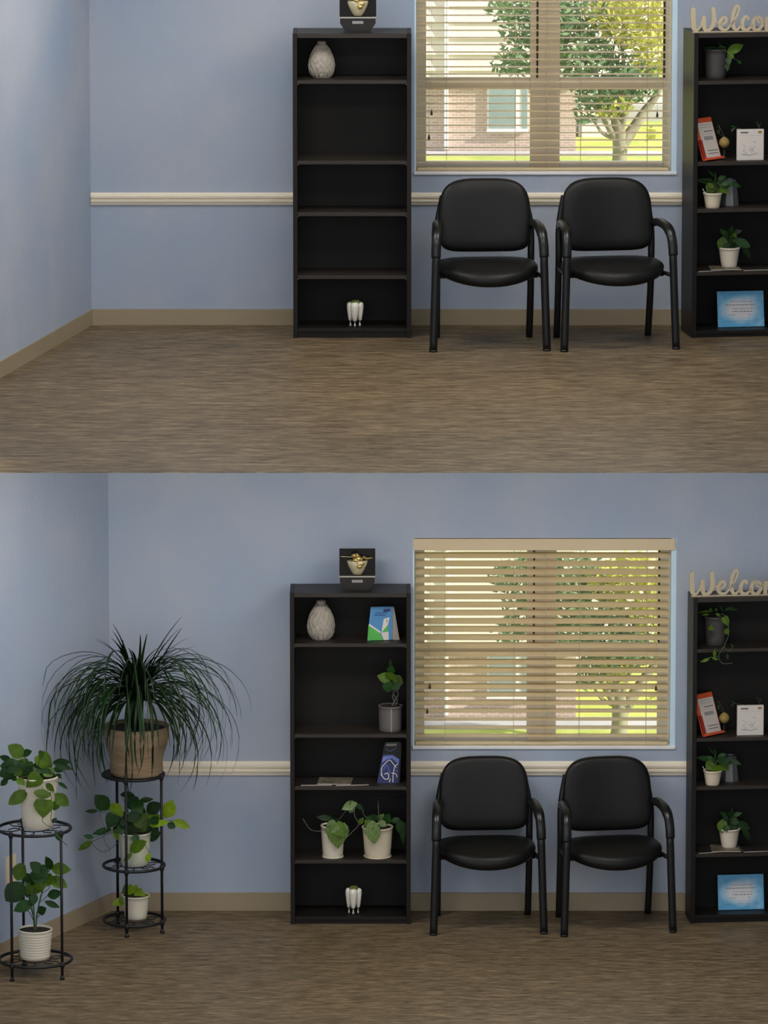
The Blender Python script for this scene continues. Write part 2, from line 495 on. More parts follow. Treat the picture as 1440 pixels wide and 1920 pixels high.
def wedge_left(nm, c0, c1, z0, z1, label, m='wall_paint', th=0.12, off=0.0):
    """upright slab along the floor line c0 -> c1 (carried on past c1)"""
    a = Vector((c0.x, c0.y, 0)); b = Vector((c1.x, c1.y, 0)); d = (b - a).normalized()
    n = Vector((-d.y, d.x, 0))
    if n.x > 0: n = -n
    e = a + d * ((b - a).length + 3.6)
    a2 = a - d * 0.02
    p = [a2 - n * off, e - n * off, e + n * th, a2 + n * th]
    bm = bmesh.new()
    lo = [bm.verts.new((q.x, q.y, z0)) for q in p]; hi = [bm.verts.new((q.x, q.y, z1)) for q in p]
    bm.faces.new(lo[::-1]); bm.faces.new(hi)
    for i in range(4): bm.faces.new((lo[i], lo[(i + 1) % 4], hi[(i + 1) % 4], hi[i]))
    return structure(obj(nm, bm, m), label), a, d, n


# upper room
cu0 = FL(172, 609, U); cu0.y = 0; cu1 = FL(0, 708, U)
cl0 = FL(209, 1707, 0); cl0.y = 0; cl1 = FL(0, 1803, 0)
back_wall('wall_back', 'u', cu0.x, U, CEIL_U, 'blue-grey painted back wall of the upper room around its window')
wall_lu, au, du, nu = wedge_left('wall_left', cu0, cu1, U, CEIL_U, 'blue-grey left wall of the upper room')
back_wall('wall_back_lower', 'l', cl0.x, 0, CEIL_L, 'blue-grey painted back wall of the lower room around its window')
wall_ll, al, dl, nl = wedge_left('wall_left_lower', cl0, cl1, 0, CEIL_L, 'blue-grey left wall of the lower room behind the plant stands')
structure(obj('wall_right', B(XR, XR + 0.15, -UPD - 2.3, 0, U - .2, CEIL_U), 'wall_paint'), 'right wall of the upper room')  # unseen; carried on past the floor edge to keep the sun out
structure(obj('wall_right_lower', B(XR, XR + 0.15, LOD, 0, 0, CEIL_L - 0.01), 'wall_paint'), 'right wall of the lower room')

# upper floor slab; its nose thins out towards the open front
bm = bmesh.new()
yy = [0.0 + WT, -UPD + 1.55, -UPD]
xa, xb = -5.2, XR + 0.15
top = [[bm.verts.new((x, y, U)) for x in (xa, xb)] for y in yy]
bot = [[bm.verts.new((x, y, U - t)) for x in (xa, xb)] for y, t in zip(yy, (0.20, 0.20, 0.004))]
for i in range(2):
    bm.faces.new((top[i][0], top[i][1], top[i + 1][1], top[i + 1][0])); bm.faces.new((bot[i][0], bot[i + 1][0], bot[i + 1][1], bot[i][1]))
    for s in (0, 1): bm.faces.new((top[i][s], top[i + 1][s], bot[i + 1][s], bot[i][s]))
for i in (0, 2): bm.faces.new((top[i][0], bot[i][0], bot[i][1], top[i][1]))
structure(obj('floor', bm, 'floor_vinyl'), 'brown streaked vinyl floor of the upper room')
structure(obj('floor_lower', B(-5.2, XR + 0.15, LOD, WT, -0.12, 0), 'floor_vinyl'), 'brown streaked vinyl floor of the lower room')
structure(obj('ceiling', B(-5.2, XR + 0.35, -UPD - 1.2, WT, CEIL_U, CEIL_U + 0.2), 'ceiling_white'), 'white ceiling of the upper room')


def baseboards(tagname, c0, z, h, a, d, n, x_end):
    t = 0.008
    bm = bmesh.new()
    prism_pts = [(-t, z), (-t, z + h), (0.0, z + h + 0.002), (0.0, z)]
    p = [[bm.verts.new((x, y, zz)) for y, zz in prism_pts] for x in (c0.x, x_end)]
    bm.faces.new(p[0]); bm.faces.new(p[1][::-1])
    for i in range(4): bm.faces.new((p[0][i], p[1][i], p[1][(i + 1) % 4], p[0][(i + 1) % 4]))
    structure(obj('baseboard_back' + tagname, bm, 'baseboard_vinyl'), 'taupe vinyl baseboard along the back wall')
    bm = bmesh.new(); e = a + d * 6.0
    q = [a, e, e - n * t, a - n * t]
    lo = [bm.verts.new((v.x, v.y, z)) for v in q]; hi = [bm.verts.new((v.x, v.y, z + h)) for v in q]
    bm.faces.new(lo); bm.faces.new(hi)
    for i in range(4): bm.faces.new((lo[i], lo[(i + 1) % 4], hi[(i + 1) % 4], hi[i]))
    structure(obj('baseboard_left' + tagname, bm, 'baseboard_vinyl'), 'taupe vinyl baseboard along the left wall')


baseboards('', cu0, U, W(720, 580).z - U, au, du, nu, XR)
baseboards('_lower', cl0, 0, W(720, 1674).z, al, dl, nl, XR)


def chair_rail(nm, x0, x1, z0, z1, label):
    h = z1 - z0
    prof = [(0, 0), (-.010, 0), (-.013, .10), (-.013, .20), (-.022, .26), (-.024, .40), (-.015, .46), (-.015, .52), (-.026, .60), (-.028, .74), (-.018, .80),
            (-.018, .86), (-.012, .92), (-.008, 1.0), (0, 1.0)]
    bm = bmesh.new()
    r = [[bm.verts.new((x, y, z0 + t * h)) for y, t in prof] for x in (x0, x1)]
    k = len(prof)
    for i in range(k): bm.faces.new((r[0][i], r[1][i], r[1][(i + 1) % k], r[0][(i + 1) % k]))
    bm.faces.new(r[0][::-1]); bm.faces.new(r[1])
    structure(obj(nm, bm, 'cream_trim'), label)


chair_rail('trim_1', W(170, 370).x, XR, W(720, 384).z, W(720, 361).z, 'cream moulded chair rail on the upper back wall')
chair_rail('trim_2', cl0.x + 0.005, XR, W(720, 1453).z, W(720, 1427).z, 'cream moulded chair rail on the lower back wall')


def window(nm, k, rail_row, bot_row, label):
    o = OPEN[k]; x0, x1, z0, z1 = o['x0'], o['x1'], o['z0'], o['z1']
    t = bpy.data.objects.new(nm, None); COL.objects.link(t); t.location = (0, 0, 0); structure(t, label)
    t['category'] = 'window'
    Y0, Y1 = 0.085, 0.135
    px = lambda x: W(x, 960, Y0).x
    dx = 0 if k == 'u' else -2
    pz = lambda y: W(720, y, Y0).z
    jl, jr = px(798 + dx), px(1237 + dx); ml, mr = px(991 + dx), px(1046 + dx)
    rz0, rz1 = pz(rail_row[1]), pz(rail_row[0]); bz = pz(bot_row)
    obj('jamb', B(x0, jl, Y0, Y1, z0, z1, bev=.003), 'almond', t); obj('jamb', B(jr, x1, Y0, Y1, z0, z1, bev=.003), 'almond', t)
    for gx in (px(1004 + dx), px(1239 + dx)):
        obj('dark_gap_strip', B(gx - .006, gx + .005, Y0 - .002, Y0 + .01, rz1, z1 - .05), 'tassel', t)  # dark strip laid on the frame, painting the shade of a narrow gap
    obj('mullion', B(ml, mr, Y0, Y1, z0, z1, bev=.003), 'almond', t)
    obj('head', B(x0, x1, Y0, Y1, z1 - 0.05, z1), 'almond', t)
    for a, b in ((jl, ml), (mr, jr)):
        obj('meeting_rail', B(a, b, Y0 + .005, Y1, rz0, rz1, bev=.003), 'almond', t)
        obj('bottom_rail', B(a, b, Y0 + .005, Y1, z0, bz, bev=.003), 'sill_white', t)
        obj('pane', B(a, b, Y1 - .022, Y1 - .018, bz, rz0), 'window_glass', t)
        obj('pane', B(a, b, Y1 - .012, Y1 - .008, rz1, z1 - 0.05), 'window_glass', t)
    e = 0.008
    obj('reveal', B(x0 - .001, x0 + e, -.002, Y0, z0, z1), 'reveal_skylit', t)
    obj('reveal', B(x1 - e * 3.4, x1 + .001, -.002, Y0, z0, z1), 'reveal_skylit', t)
    obj('sill', B(x0 - .004, x1 + .004, -.012, Y0, z0 - .016, z0 + .002, bev=.003), 'sill_white', t)
    return t


window('window_1', 'u', (146, 167), 303, 'upper almond-framed window with two sashes looking onto brick house and tree')
window('window_2', 'l', (1207, 1231), 1382, 'lower almond-framed window with two sashes behind half closed blinds')


def blind(name, k, n, tilt, label, rows, bottom_flat=False):
    o = OPEN[k]; x0, x1 = o['x0'] + .014, o['x1'] - .040; zt = o['z1']; zb = o['z0'] + .004
    cx = (x0 + x1) / 2; hw = (x1 - x0) / 2
    t = thing(name, label, 'blind', (cx, 0.035, zb), 0)
    H = zt - zb
    obj('valance', B(-hw - .012, hw + .034, -.048, -.034, H - .066, H - .002, bev=.003), 'valance_tan', t)
    obj('head_rail', B(-hw, hw, -.026, .026, H - .05, H - .004), 'almond', t)
    obj('bottom_rail', B(-hw, hw, -.026, .026, 0.0, .016, bev=.004), 'almond_slat', t)
    # one slat, gently crowned, shared by all
    bm = bmesh.new(); wd = 0.025; th = .0028
    for sgn in (1,):
        ys = [-wd, -wd * .5, 0, wd * .5, wd]
        up = [[bm.verts.new((x, y, .0022 * (1 - (y / wd) ** 2) + th / 2)) for y in ys] for x in (-hw, hw)]
        dn = [[bm.verts.new((x, y, .0022 * (1 - (y / wd) ** 2) - th / 2)) for y in ys] for x in (-hw, hw)]
        for i in range(4):
            bm.faces.new((up[0][i], up[1][i], up[1][i + 1], up[0][i + 1])); bm.faces.new((dn[0][i], dn[0][i + 1], dn[1][i + 1], dn[1][i]))
        for i in (0, 4): bm.faces.new((up[0][i], dn[0][i], dn[1][i], up[1][i]))
        for s in (0, 1): bm.faces.new([up[s][i] for i in range(5)] + [dn[s][i] for i in range(4, -1, -1)])
    first = obj('slat', bm, 'almond_slat', t)
    pitch = rows
    i = 0; z = .016 + pitch * .75
    while z < H - .06:
        s = first if i == 0 else first.copy()
        if i: COL.objects.link(s); s.parent = t
        s.location = (0, 0, z + rng.uniform(-.0012, .0012))
        a = tilt(z / H)
        s.rotation_euler = (a + rng.uniform(-.02, .02), rng.uniform(-.0008, .0008), 0)
        i += 1; z += pitch
    for fx in (-.765, -.22, .03, .30, .83):
        for yy in (-.027, .027):
            obj('ladder_cord', T([(fx * hw, yy, .01), (fx * hw, yy, H - .05)], .0011, 5), 'cord', t)
    for fx, fz in ((-.885, .285), (-.905, .165), (.905, .275)):
        c = obj('pull_cord', T([(fx * hw, -.036, fz * H + .02), (fx * hw, -.036, H - .05)], .0009, 5), 'cord', t)
        obj('tassel', LA([(0, fz * H - .012), (.006, fz * H - .011), (.0065, fz * H), (.003, fz * H + .016), (0, fz * H + .02)], 8, (fx * hw, -.036)), 'tassel', c, True)
    return t


blind('venetian_blind', 'u', 0, lambda f: -0.005, 'almond slatted venetian blind fully open in the upper window', 13.42 / S / .985)
blind('venetian_blind', 'l', 0, lambda f: -0.19 + max(-1, min(1, (f - .22) / .2)) * -0.24 if False else (0.47 if f > .30 else (0.14 + max(0, f - .12) * 1.83)),
      'almond slatted venetian blind half closed with deep valance in the lower window', 15.4 / S / .98)

# ------------------------------------------------------------------ unseen fill light panels, added to brighten the rooms


def fill_panel(x, y, z, power, label):
    t = thing('fill_light_panel', label, 'fill light', (x, y, z))
    bm = bmesh.new(); a, b, e = .60, .30, .02
    box(bm, -a, a, -b, -b + e, -.03, 0); box(bm, -a, a, b - e, b, -.03, 0); box(bm, -a, -a + e, -b, b, -.03, 0); box(bm, a - e, a, -b, b, -.03, 0)
    obj('frame', bm, 'ceiling_white', t)
    m = bpy.data.materials.new('fill_glow'); m.use_nodes = True
    p = m.node_tree.nodes['Principled BSDF']
    p.inputs['Emission Color'].default_value = (1.0, 0.965, 0.91, 1); p.inputs['Emission Strength'].default_value = power
    o = obj('glow_sheet', B(-a + e, a - e, -b + e, b - e, -.02, -.004), None, t); o.data.materials.append(m)


for _n, _x, _y in (('back left', -0.75, -1.5), ('back right', 1.35, -1.5), ('front left', -0.75, -3.0), ('front right', 1.35, -3.0)):
    fill_panel(_x, _y, CEIL_U, FILL_U, 'added unseen fill light panel overhead at the %s of the upper room' % _n)
for _n, _x, _y in (('left', -0.9, -2.0), ('right', 1.3, -2.0)):
    fill_panel(_x, _y, CEIL_L, FILL_L, 'added unseen fill light panel overhead at the %s of the lower room' % _n)

# ------------------------------------------------------------------ outside the windows
GZ = W(800, 1347, 5.9).z
TZ = W(800, 285, 11.0).z
structure(obj('ground', B(-40, 40, WT, 8.4, GZ - .3, GZ), 'lawn'), 'sunlit lawn outside the lower window')
structure(obj('forecourt', B(-40, 40, -60, LOD, GZ - .3, GZ), 'concrete'), 'pale paved forecourt in front of the rooms')  # unseen ground, paved so no green light bounces into the rooms
structure(obj('terrace_ground', B(-40, 40, 8.4, 45, GZ - .3, TZ), 'lawn'), 'sunlit lawn outside the upper window')


def house(label, Y, g, rows, dy, depth, top_row, path_label):
    """rows: the brick top"""
    P = lambda x, y: W(x, y + dy, Y)
    xl = P(640, 200).x; xr = P(1080, 200).x; zt = P(720, top_row).z; zb = g
    t = thing('brick_house', label, 'building', ((xl + xr) / 2, Y, zb))
    ox, oz = (xl + xr) / 2, zb
    brick_top = P(720, rows).z - oz
    obj('brick_wall', B(xl - ox, xr - ox, .03, depth, 0, brick_top), 'brick', t)
    # siding boards
    n = int((zt - oz - brick_top) / 0.115) + 1
    hb = (zt - oz - brick_top) / n
    for i in range(n):
        bm = bmesh.new(); z = brick_top + i * hb
        prism_ = [(0.0, z), (0.022, z + hb), (depth, z + hb), (depth, z)]
        a = [bm.verts.new((xl - ox, y, q)) for y, q in prism_]; b = [bm.verts.new((xr - ox, y, q)) for y, q in prism_]
        bm.faces.new(a); bm.faces.new(b[::-1])
        for k in range(4): bm.faces.new((a[k], b[k], b[(k + 1) % 4], a[(k + 1) % 4]))
        obj('siding_board', bm, 'siding', t)
    d0 = P(833, 0).x - ox; d1 = P(841, 0).x - ox
    obj('downspout', B(d0, d1, -.02, .03, .02, zt - oz, bev=.004), 'pipe_white', t)
    w0, w1 = P(914, 0).x - ox, P(991, 0).x - ox; wz0 = P(0, 244).z - oz; wz1 = P(0, 160).z - oz
    wd = obj('window', B(w0, w1, .005, .05, wz0, wz1), 'pipe_white', t)
    e = .012
    obj('pane', B(w0 + e, P(968, 0).x - ox, .0, .045, wz0 + e, wz1 - e), 'far_glass', wd)
    obj('pane', B(P(979, 0).x - ox, w1 - .004, .0, .045, wz0 + e, wz1 - e), 'far_glass', wd)
    obj('window_ledge', B(w0 - .004, w1, -.02, .02, wz0 - .012, wz0 + .002), 'pipe_white', wd)
    obj('roof', B(xl - ox - .2, xr - ox + .1, -.05, depth + .15, zt - oz, zt - oz + .06), 'roof_shingle', t)
    f0 = P(640, 0).x; f1 = P(1250, 0).x
    tag(obj('footpath', B(f0, f1, Y - .34 if dy else Y - .24, Y + .02, g - .01, g + .006), 'paving'), path_label, 'path')
    return t


house('brick house with cream siding above and white downspout, outside the upper window', 11.0, TZ, 163, 0, 1.2, -140,
      'pale footpath along the brick house outside the upper window')
house('brick house with cream siding above and white downspout, outside the lower window', 5.9, GZ, 163, 1062, 1.2, -60,
      'pale footpath along the brick house outside the lower window')


def garage(Y, g, dy, label):
    P = lambda x, y: W(x, y + dy, Y)
    x0, x1 = P(1086, 0).x, P(1150, 0).x; zt = P(0, 205).z
    cx = (x0 + x1) / 2
    t = thing('garage', label, 'building', (cx, Y, g))
    h = zt - g; hw = (x1 - x0) / 2
    obj('wall', B(-hw, hw, 0, .8, 0, h * .82), 'garage', t)
    obj('roof', prism(bmesh.new(), [(-hw - .03, h * .80), (hw + .03, h * .80), (hw * .55, h), (-hw * .55, h)], -.05, .85), 'siding', t)
    obj('garage_door', B(-hw * .8, hw * .8, -.015, .01, 0.0, h * .5), 'pipe_white', t)


garage(11.9, TZ, 0, 'pale grey garage beyond the tree outside the upper window')
garage(6.9, GZ, 1062, 'pale grey garage beyond the tree outside the lower window')


def sky_backdrop(Y, g, dy, top_row, label):  # added pale wall, dressed as a house, standing in for bright sky
    P = lambda x, y: W(x, y + dy, Y)
    x0, x1 = P(1082, 0).x, P(1420, 0).x; h = P(0, top_row).z - g; cx = (x0 + x1) / 2; hw = (x1 - x0) / 2
    t = thing('sky_backdrop', label, 'building', (cx, Y, g))
    obj('wall', B(-hw, hw, 0, .35, 0, h), 'pale_sky', t)
    obj('plinth', B(-hw, hw, -.02, 0, 0, .12), 'paving', t)
    obj('eave', B(-hw, hw, -.06, .38, h, h + .05), 'pipe_white', t)
    w0 = P(1205, 0).x - cx; w1 = P(1240, 0).x - cx; z0 = P(0, 262).z - g; z1 = P(0, 225).z - g
    w = obj('window', B(w0, w1, -.012, .02, z0, z1), 'pipe_white', t); obj('pane', B(w0 + .012, w1 - .012, -.016, .0, z0 + .012, z1 - .012), 'far_glass', w)


sky_backdrop(12.9, TZ, 0, -150, 'pale wall standing in for the bright sky behind the tree outside the upper window')
sky_backdrop(7.85, GZ, 1062, -70, 'pale wall standing in for the bright sky behind the tree outside the lower window')


def tree(label, Y, g, dy, seed, nleaf, clip_top):
    P = lambda x, y, v=0: W(x, y + dy, Y + v)
    r = random.Random(seed)
    b = FL(1161, 332 + dy, g)
    Yb = b.y
    t = thing('leafy_tree', label, 'tree', b)
    q = lambda x, y, v=0.0: W(x, y + dy, Yb + v) - b
    obj('trunk', T(smoothline([Vector((0, 0, -.05)), Vector((0.0, 0, .05)), q(1163, 275), q(1160, 240), q(1150, 190), q(1146, 100)], 4),
                   [.060] * 5 + [.052] * 5 + [.045] * 4 + [.036] * 4 + [.02] * 3, 9), 'bark', t, True)
    for pts, r0 in (([(1163, 275), (1185, 245), (1208, 210), (1238, 165), (1250, 90)], .048), ([(1160, 270), (1142, 240), (1120, 205), (1085, 180)], .030),
                    ([(1158, 262), (1130, 250), (1112, 225), (1096, 205)], .016), ([(1162, 255), (1172, 215), (1190, 170), (1200, 110)], .030),
                    ([(1155, 230), (1130, 185), (1110, 120), (1060, 60)], .028), ([(1152, 200), (1170, 150), (1165, 70)], .026)):
        L = smoothline([q(x, y, (i * .03 * (1 if r0 > .03 else -1))) for i, (x, y) in enumerate(pts)], 4)
        obj('branch', T(L, [max(.006, r0 * (1 - i / len(L) * .75)) for i in range(len(L))], 7), 'bark', t, True)
    for nm, m, blobs, share in (('foliage', 'foliage_green',
                                 [(1010, 30, 85, 60), (1000, 95, 70, 45), (1080, 90, 80, 60), (1120, 130, 100, 45), (1060, 20, 90, 60), (960, 120, 40, 25), (1150, 175, 70, 28), (1110, 190, 45, 22),
                                  (1190, 150, 70, 35), (950, 15, 35, 30), (1095, 220, 22, 12)], .68),
                                ('foliage', 'foliage_sunlit', [(1190, 50, 70, 50), (1225, 100, 45, 60), (1140, 30, 50, 35), (1150, 200, 40, 30), (1200, 10, 80, 40), (1225, 250, 14, 14)], .32)):
        bm = bmesh.new()
        tot = sum(a * c for _, _, a, c in blobs)
        for (cx, cy, rx, ry) in blobs:
            for _ in range(int(nleaf * share * rx * ry / tot)):
                while True:
                    ux, uy, uz = (r.uniform(-1, 1) for _ in range(3))
                    if ux * ux + uy * uy + uz * uz < 1: break
                if cy + uy * ry < clip_top: continue
                c = q(cx + ux * rx, cy + uy * ry, uz * (.40 if dy == 0 else .28))
                ax = Vector((r.uniform(-1, 1), r.uniform(-1, 1), r.uniform(-1, .3))).normalized()
                n = Vector((r.uniform(-1, 1), r.uniform(-1, .2), r.uniform(-.2, 1))); sd_ = ax.cross(n).normalized()
                l = r.uniform(.022, .046); w = l * .34
                v = [bm.verts.new(c + ax * l), bm.verts.new(c + sd_ * w), bm.verts.new(c - ax * l), bm.verts.new(c - sd_ * w)]
                bm.faces.new(v)
        o = obj(nm, bm, m, t); o['kind'] = 'stuff'
    return t


tree('leafy green and sunlit yellow tree with forked trunk, outside the upper window', 9.4, TZ, 0, 3, 5200, -70)
tree('leafy green and sunlit yellow tree with forked trunk, outside the lower window', 4.1, GZ, 1062, 5, 4200, -25)

# ------------------------------------------------------------------ bookcases


def bookcase(label, fl_px, top_row, yaw, width, depth, shelf_rows, zf, kick_row):
    """fl_px: pixel of the lower left front corner; shelf_rows: pixel rows of shelf fronts (middle)"""
    o = FL(*fl_px, zf); fr = Fr(o, yaw)
    t = thing('bookcase', label, 'bookcase', o, yaw)
    H = fr.px(fl_px[0], top_row, 0).z; th = 0.024
    obj('side_panel', B(0, th, 0, depth, 0, H, bev=.0015), 'espresso', t); obj('side_panel', B(width - th, width, 0, depth, 0, H, bev=.0015), 'espresso', t)
    obj('top_panel', B(th, width - th, 0.001, depth, H - th, H - .0005, bev=.001), 'espresso_edge', t)
    obj('back_panel', B(th, width - th, depth - .006, depth, .02, H - th), 'espresso_back', t)
    zs = []
    for r in shelf_rows:
        z = fr.px(fl_px[0], r, .004).z
        obj('shelf', B(th, width - th, .004, depth - .006, z - .010, z + .010, bev=.0012), 'espresso_edge', t); zs.append(z + .010)
    kz = fr.px(fl_px[0], kick_row, 0).z
    obj('shelf', B(th, width - th, .002, depth - .006, kz - .018, kz, bev=.0012), 'espresso', t); zs.append(kz)
    obj('kick_plate', B(th, width - th, .012, .03, 0, kz - .018), 'espresso', t)
    for z in zs[:-1]:
        for x in (th, width - th):
            obj('shelf_pin', B(x - .004, x + .004, .03, .038, z - .027, z - .020), 'silver', t)
    return dict(t=t, fr=fr, H=H, z=zs, th=th, w=width, d=depth)


w_l = FL(771, 634, U).x - FL(550, 634, U).x
BU = bookcase('tall black bookcase left of the window in the upper room, nearly empty', (550, 634), 63, 0, w_l, .30, (154, 305, 402, 520), U, 616)
w_l2 = FL(770, 1733, 0).x - FL(545, 1733, 0).x
BL = bookcase('tall black bookcase left of the window in the lower room, holding plants and booklets', (545, 1733), 1112, 0, w_l2, .272, (1210, 1380, 1478, 1616), 0, 1719)
YAWR = math.radians(8.5)
RU = bookcase('black bookcase at the right edge of the upper room with plants and cards', (1297, 634), 63, YAWR, .66, .30, (156, 308, 396, 514), U, 621)
RL = bookcase('black bookcase at the right edge of the lower room with plants and cards', (1295, 1732), 1122, math.radians(6), .66, .205, (1221, 1388, 1479, 1605), 0, 1717)


def on_shelf(bc, x_px, row, shelf, v):
    """frame standing on shelf number `shelf` (-1: the top) of a bookcase, at depth v"""
    f = bc['fr']; z = bc['H'] if shelf == -1 else bc['z'][shelf]
    p = f.px(x_px, row, v)
    o = f.w(p.x, v, z)
    return Fr(o, f.yaw)


def m_(px):
    return px / S / 0.985


# vases
def vase(bc, x, row, wpx, hpx, label):
    f = on_shelf(bc, x, row, 0, .13); R = m_(wpx) / 2; H = m_(hpx)
    t = thing('vase', label, 'vase', f.o, f.yaw, 'speckled stone vases')
    pr = [(0, 0), (.66, 0), (.82, .07), (.95, .20), (1.0, .34), (.96, .48), (.84, .62), (.66, .75), (.47, .85), (.36, .91), (.33, .945), (.36, 1.0), (.27, 1.0), (.24, .95), (0, .9)]
    prof = []
    for (a, b), (c, d) in zip(pr, pr[1:]):
        for k in range(3): prof.append(((a + (c - a) * k / 3) * R, (b + (d - b) * k / 3) * H))
    prof.append((0, .9 * H))
    obj('body', LA(prof, 40), 'stone_vase', t, True)
    bm = bmesh.new()
    for i in range(16):              # raised ribs running up the wall
        a = 2 * math.pi * i / 16
        tube(bm, [((r * R + .0005) * math.cos(a + .25 * math.sin(z * 9)), (r * R + .0005) * math.sin(a + .25 * math.sin(z * 9)), z * H) for r, z in pr[2:10]], .0032, 5)
    obj('rib_relief', bm, 'stone_vase', t, True)


vase(BU, 603, 120, 47, 66, 'speckled grey stone vase on top shelf of the upper room left bookcase')
vase(BL, 602, 1170, 50, 72, 'speckled grey stone vase on top shelf of the lower room left bookcase')


def trophy(bc, x, row, hpx, label):
    f = on_shelf(bc, x, row, -1, .12); hw = m_(33); H = m_(hpx)
    t = thing('trophy', label, 'trophy', f.o, f.yaw, 'black and gold display trophies')
    k = H * .33
    obj('base', prism(bmesh.new(), [(-hw * .68, 0), (hw * .68, 0), (hw * .70, .008), (hw * .97, k * .62), (hw * .97, k), (-hw * .97, k), (-hw * .97, k * .62), (-hw * .70, .008)], -.045, .045), 'gunmetal', t)
    obj('trim_line', B(-hw, hw, -.047, .047, k, k + .006), 'silver', t)
    obj('plaque', B(-hw * .30, hw * .30, -.0475, -.044, k * .60, k * .80), 'ink_soft', t)
    obj('backboard', B(-hw, hw, .0, .014, k + .006, H, bev=.002), 'black_gloss', t)
    b = H - k
    c = k + b * .56
    # gold figure: bowl, clustered top and two thin arms
    bw = bmesh.new(); R = hw * .58
    lathe(bw, [(0, k + b * .06), (R * .36, k + b * .08), (R * .60, k + b * .20), (R * .86, k + b * .40), (R, c), (R * .93, c + .008), (R * .7, c - .004), (0, c - .012)], 18)
    for v in bw.verts: v.co.y = v.co.y * .62 - .026
    obj('gold_bowl', bw, 'gold_pale', t, True)
    rr = random.Random(4); bw = bmesh.new()
    for i in range(24):
        a = rr.uniform(0, 6.28); q = rr.uniform(0, .62)
        s = rr.uniform(.010, .017)
        mt = Matrix.Translation((hw * (.02 + .45 * q * math.cos(a)), -.046 + rr.uniform(-.008, .010), c + b * (.06 + .48 * q * math.sin(a)))) @ Matrix.Diagonal((s * 1.2, s, s, 1))
        bmesh.ops.create_icosphere(bw, subdivisions=1, radius=1.0, matrix=mt)
    obj('gold_figure', bw, 'gold', t, True)
    obj('gold_arm', T([(-hw * .92, -.01, c + b * .17), (-hw * .3, -.025, c + b * .16)], .0022, 6), 'gold_pale', t)
    obj('gold_arm', T([(hw * .30, -.025, c + b * .17), (hw * .55, -.02, c + b * .10), (hw * .86, -.012, c + b * .12)], [.009, .006, .002], 6), 'gold', t)


trophy(BU, 671, 20, 76, 'black trophy with gold figure on top of the upper left bookcase')
trophy(BL, 670, 1070, 75, 'black trophy with gold figure on top of the lower left bookcase')


def tooth(bc, x, row, hpx, label):
    f = on_shelf(bc, x, row, 4, .07); H = m_(hpx); R = m_(15)
    t = thing('tooth_planter', label, 'ornament', f.o, f.yaw, 'white tooth shaped planters')
    for i, (px_, py_, w) in enumerate(((-.60, 0.1, .42), (-.04, -.42, .54), (.58, 0.05, .44))):
        pr = [(0, .22), (.34, .22), (.50, .26), (.66, .40), (.86, .58), (1, .76), (.92, .86), (.6, .91), (0, .92)]
        obj('root_lobe', LA([(r * w * R, z * H) for r, z in pr], 14, (px_ * R, py_ * R)), 'tooth_white', t, True)
        obj('foot', LA([(0, 0), (.15 * R, .0), (.19 * R, .05 * H), (.15 * R, .10 * H), (.07 * R, .12 * H), (.07 * R, .24 * H), (0, .24 * H)], 10, (px_ * R * .95, py_ * R)), 'silver' if i != 3 else 'ink', t, True)
    obj('root_lobe', LA([(r * .52 * R, z * H) for r, z in [(0, .34), (.4, .38), (.9, .55), (1, .75), (.6, .88), (0, .9)]], 14, (.25 * R, .25 * R)), 'tooth_white', t, True)
    obj('moss_top', LA([(0, .80 * H), (.62 * R, .80 * H), (.66 * R, .88 * H), (.45 * R, .98 * H), (0, 1.0 * H)], 16, (0.02 * R, .12 * R)), 'moss', t, True)


tooth(BU, 666, 590, 49, 'small white tooth-shaped planter with moss on the upper bookcase bottom shelf')
tooth(BL, 663, 1690, 53, 'small white tooth-shaped planter with moss on the lower bookcase bottom shelf')

# ------------------------------------------------------------------ armchairs


def cushion(outline, rings, axis):
    """outline: 2D points round a centre; rings: (scale, height)"""
    bm = bmesh.new(); R = []
    for s, h in rings:
        if s == 0: R.append([bm.verts.new(axis(0, 0, h))])
        else: R.append([bm.verts.new(axis(x * s, y * s, h)) for x, y in outline])
    n = len(outline)
    for a, b in zip(R, R[1:]):
        for k in range(n):
            q = []
            for v in (a[k % len(a)], a[(k + 1) % n % len(a)], b[(k + 1) % n % len(b)], b[k % len(b)]):
                if v not in q: q.append(v)
            if len(q) > 2: bm.faces.new(q)
    return bm


def sup(n, a, b, e1, e2):
    out = []
    for k in range(n):
        t = 2 * math.pi * k / n; c, s = math.cos(t), math.sin(t); e = e1 if s >= 0 else e2
        out.append((a * math.copysign(abs(c) ** (2 / e), c), b * math.copysign(abs(s) ** (2 / e), s)))
    return out


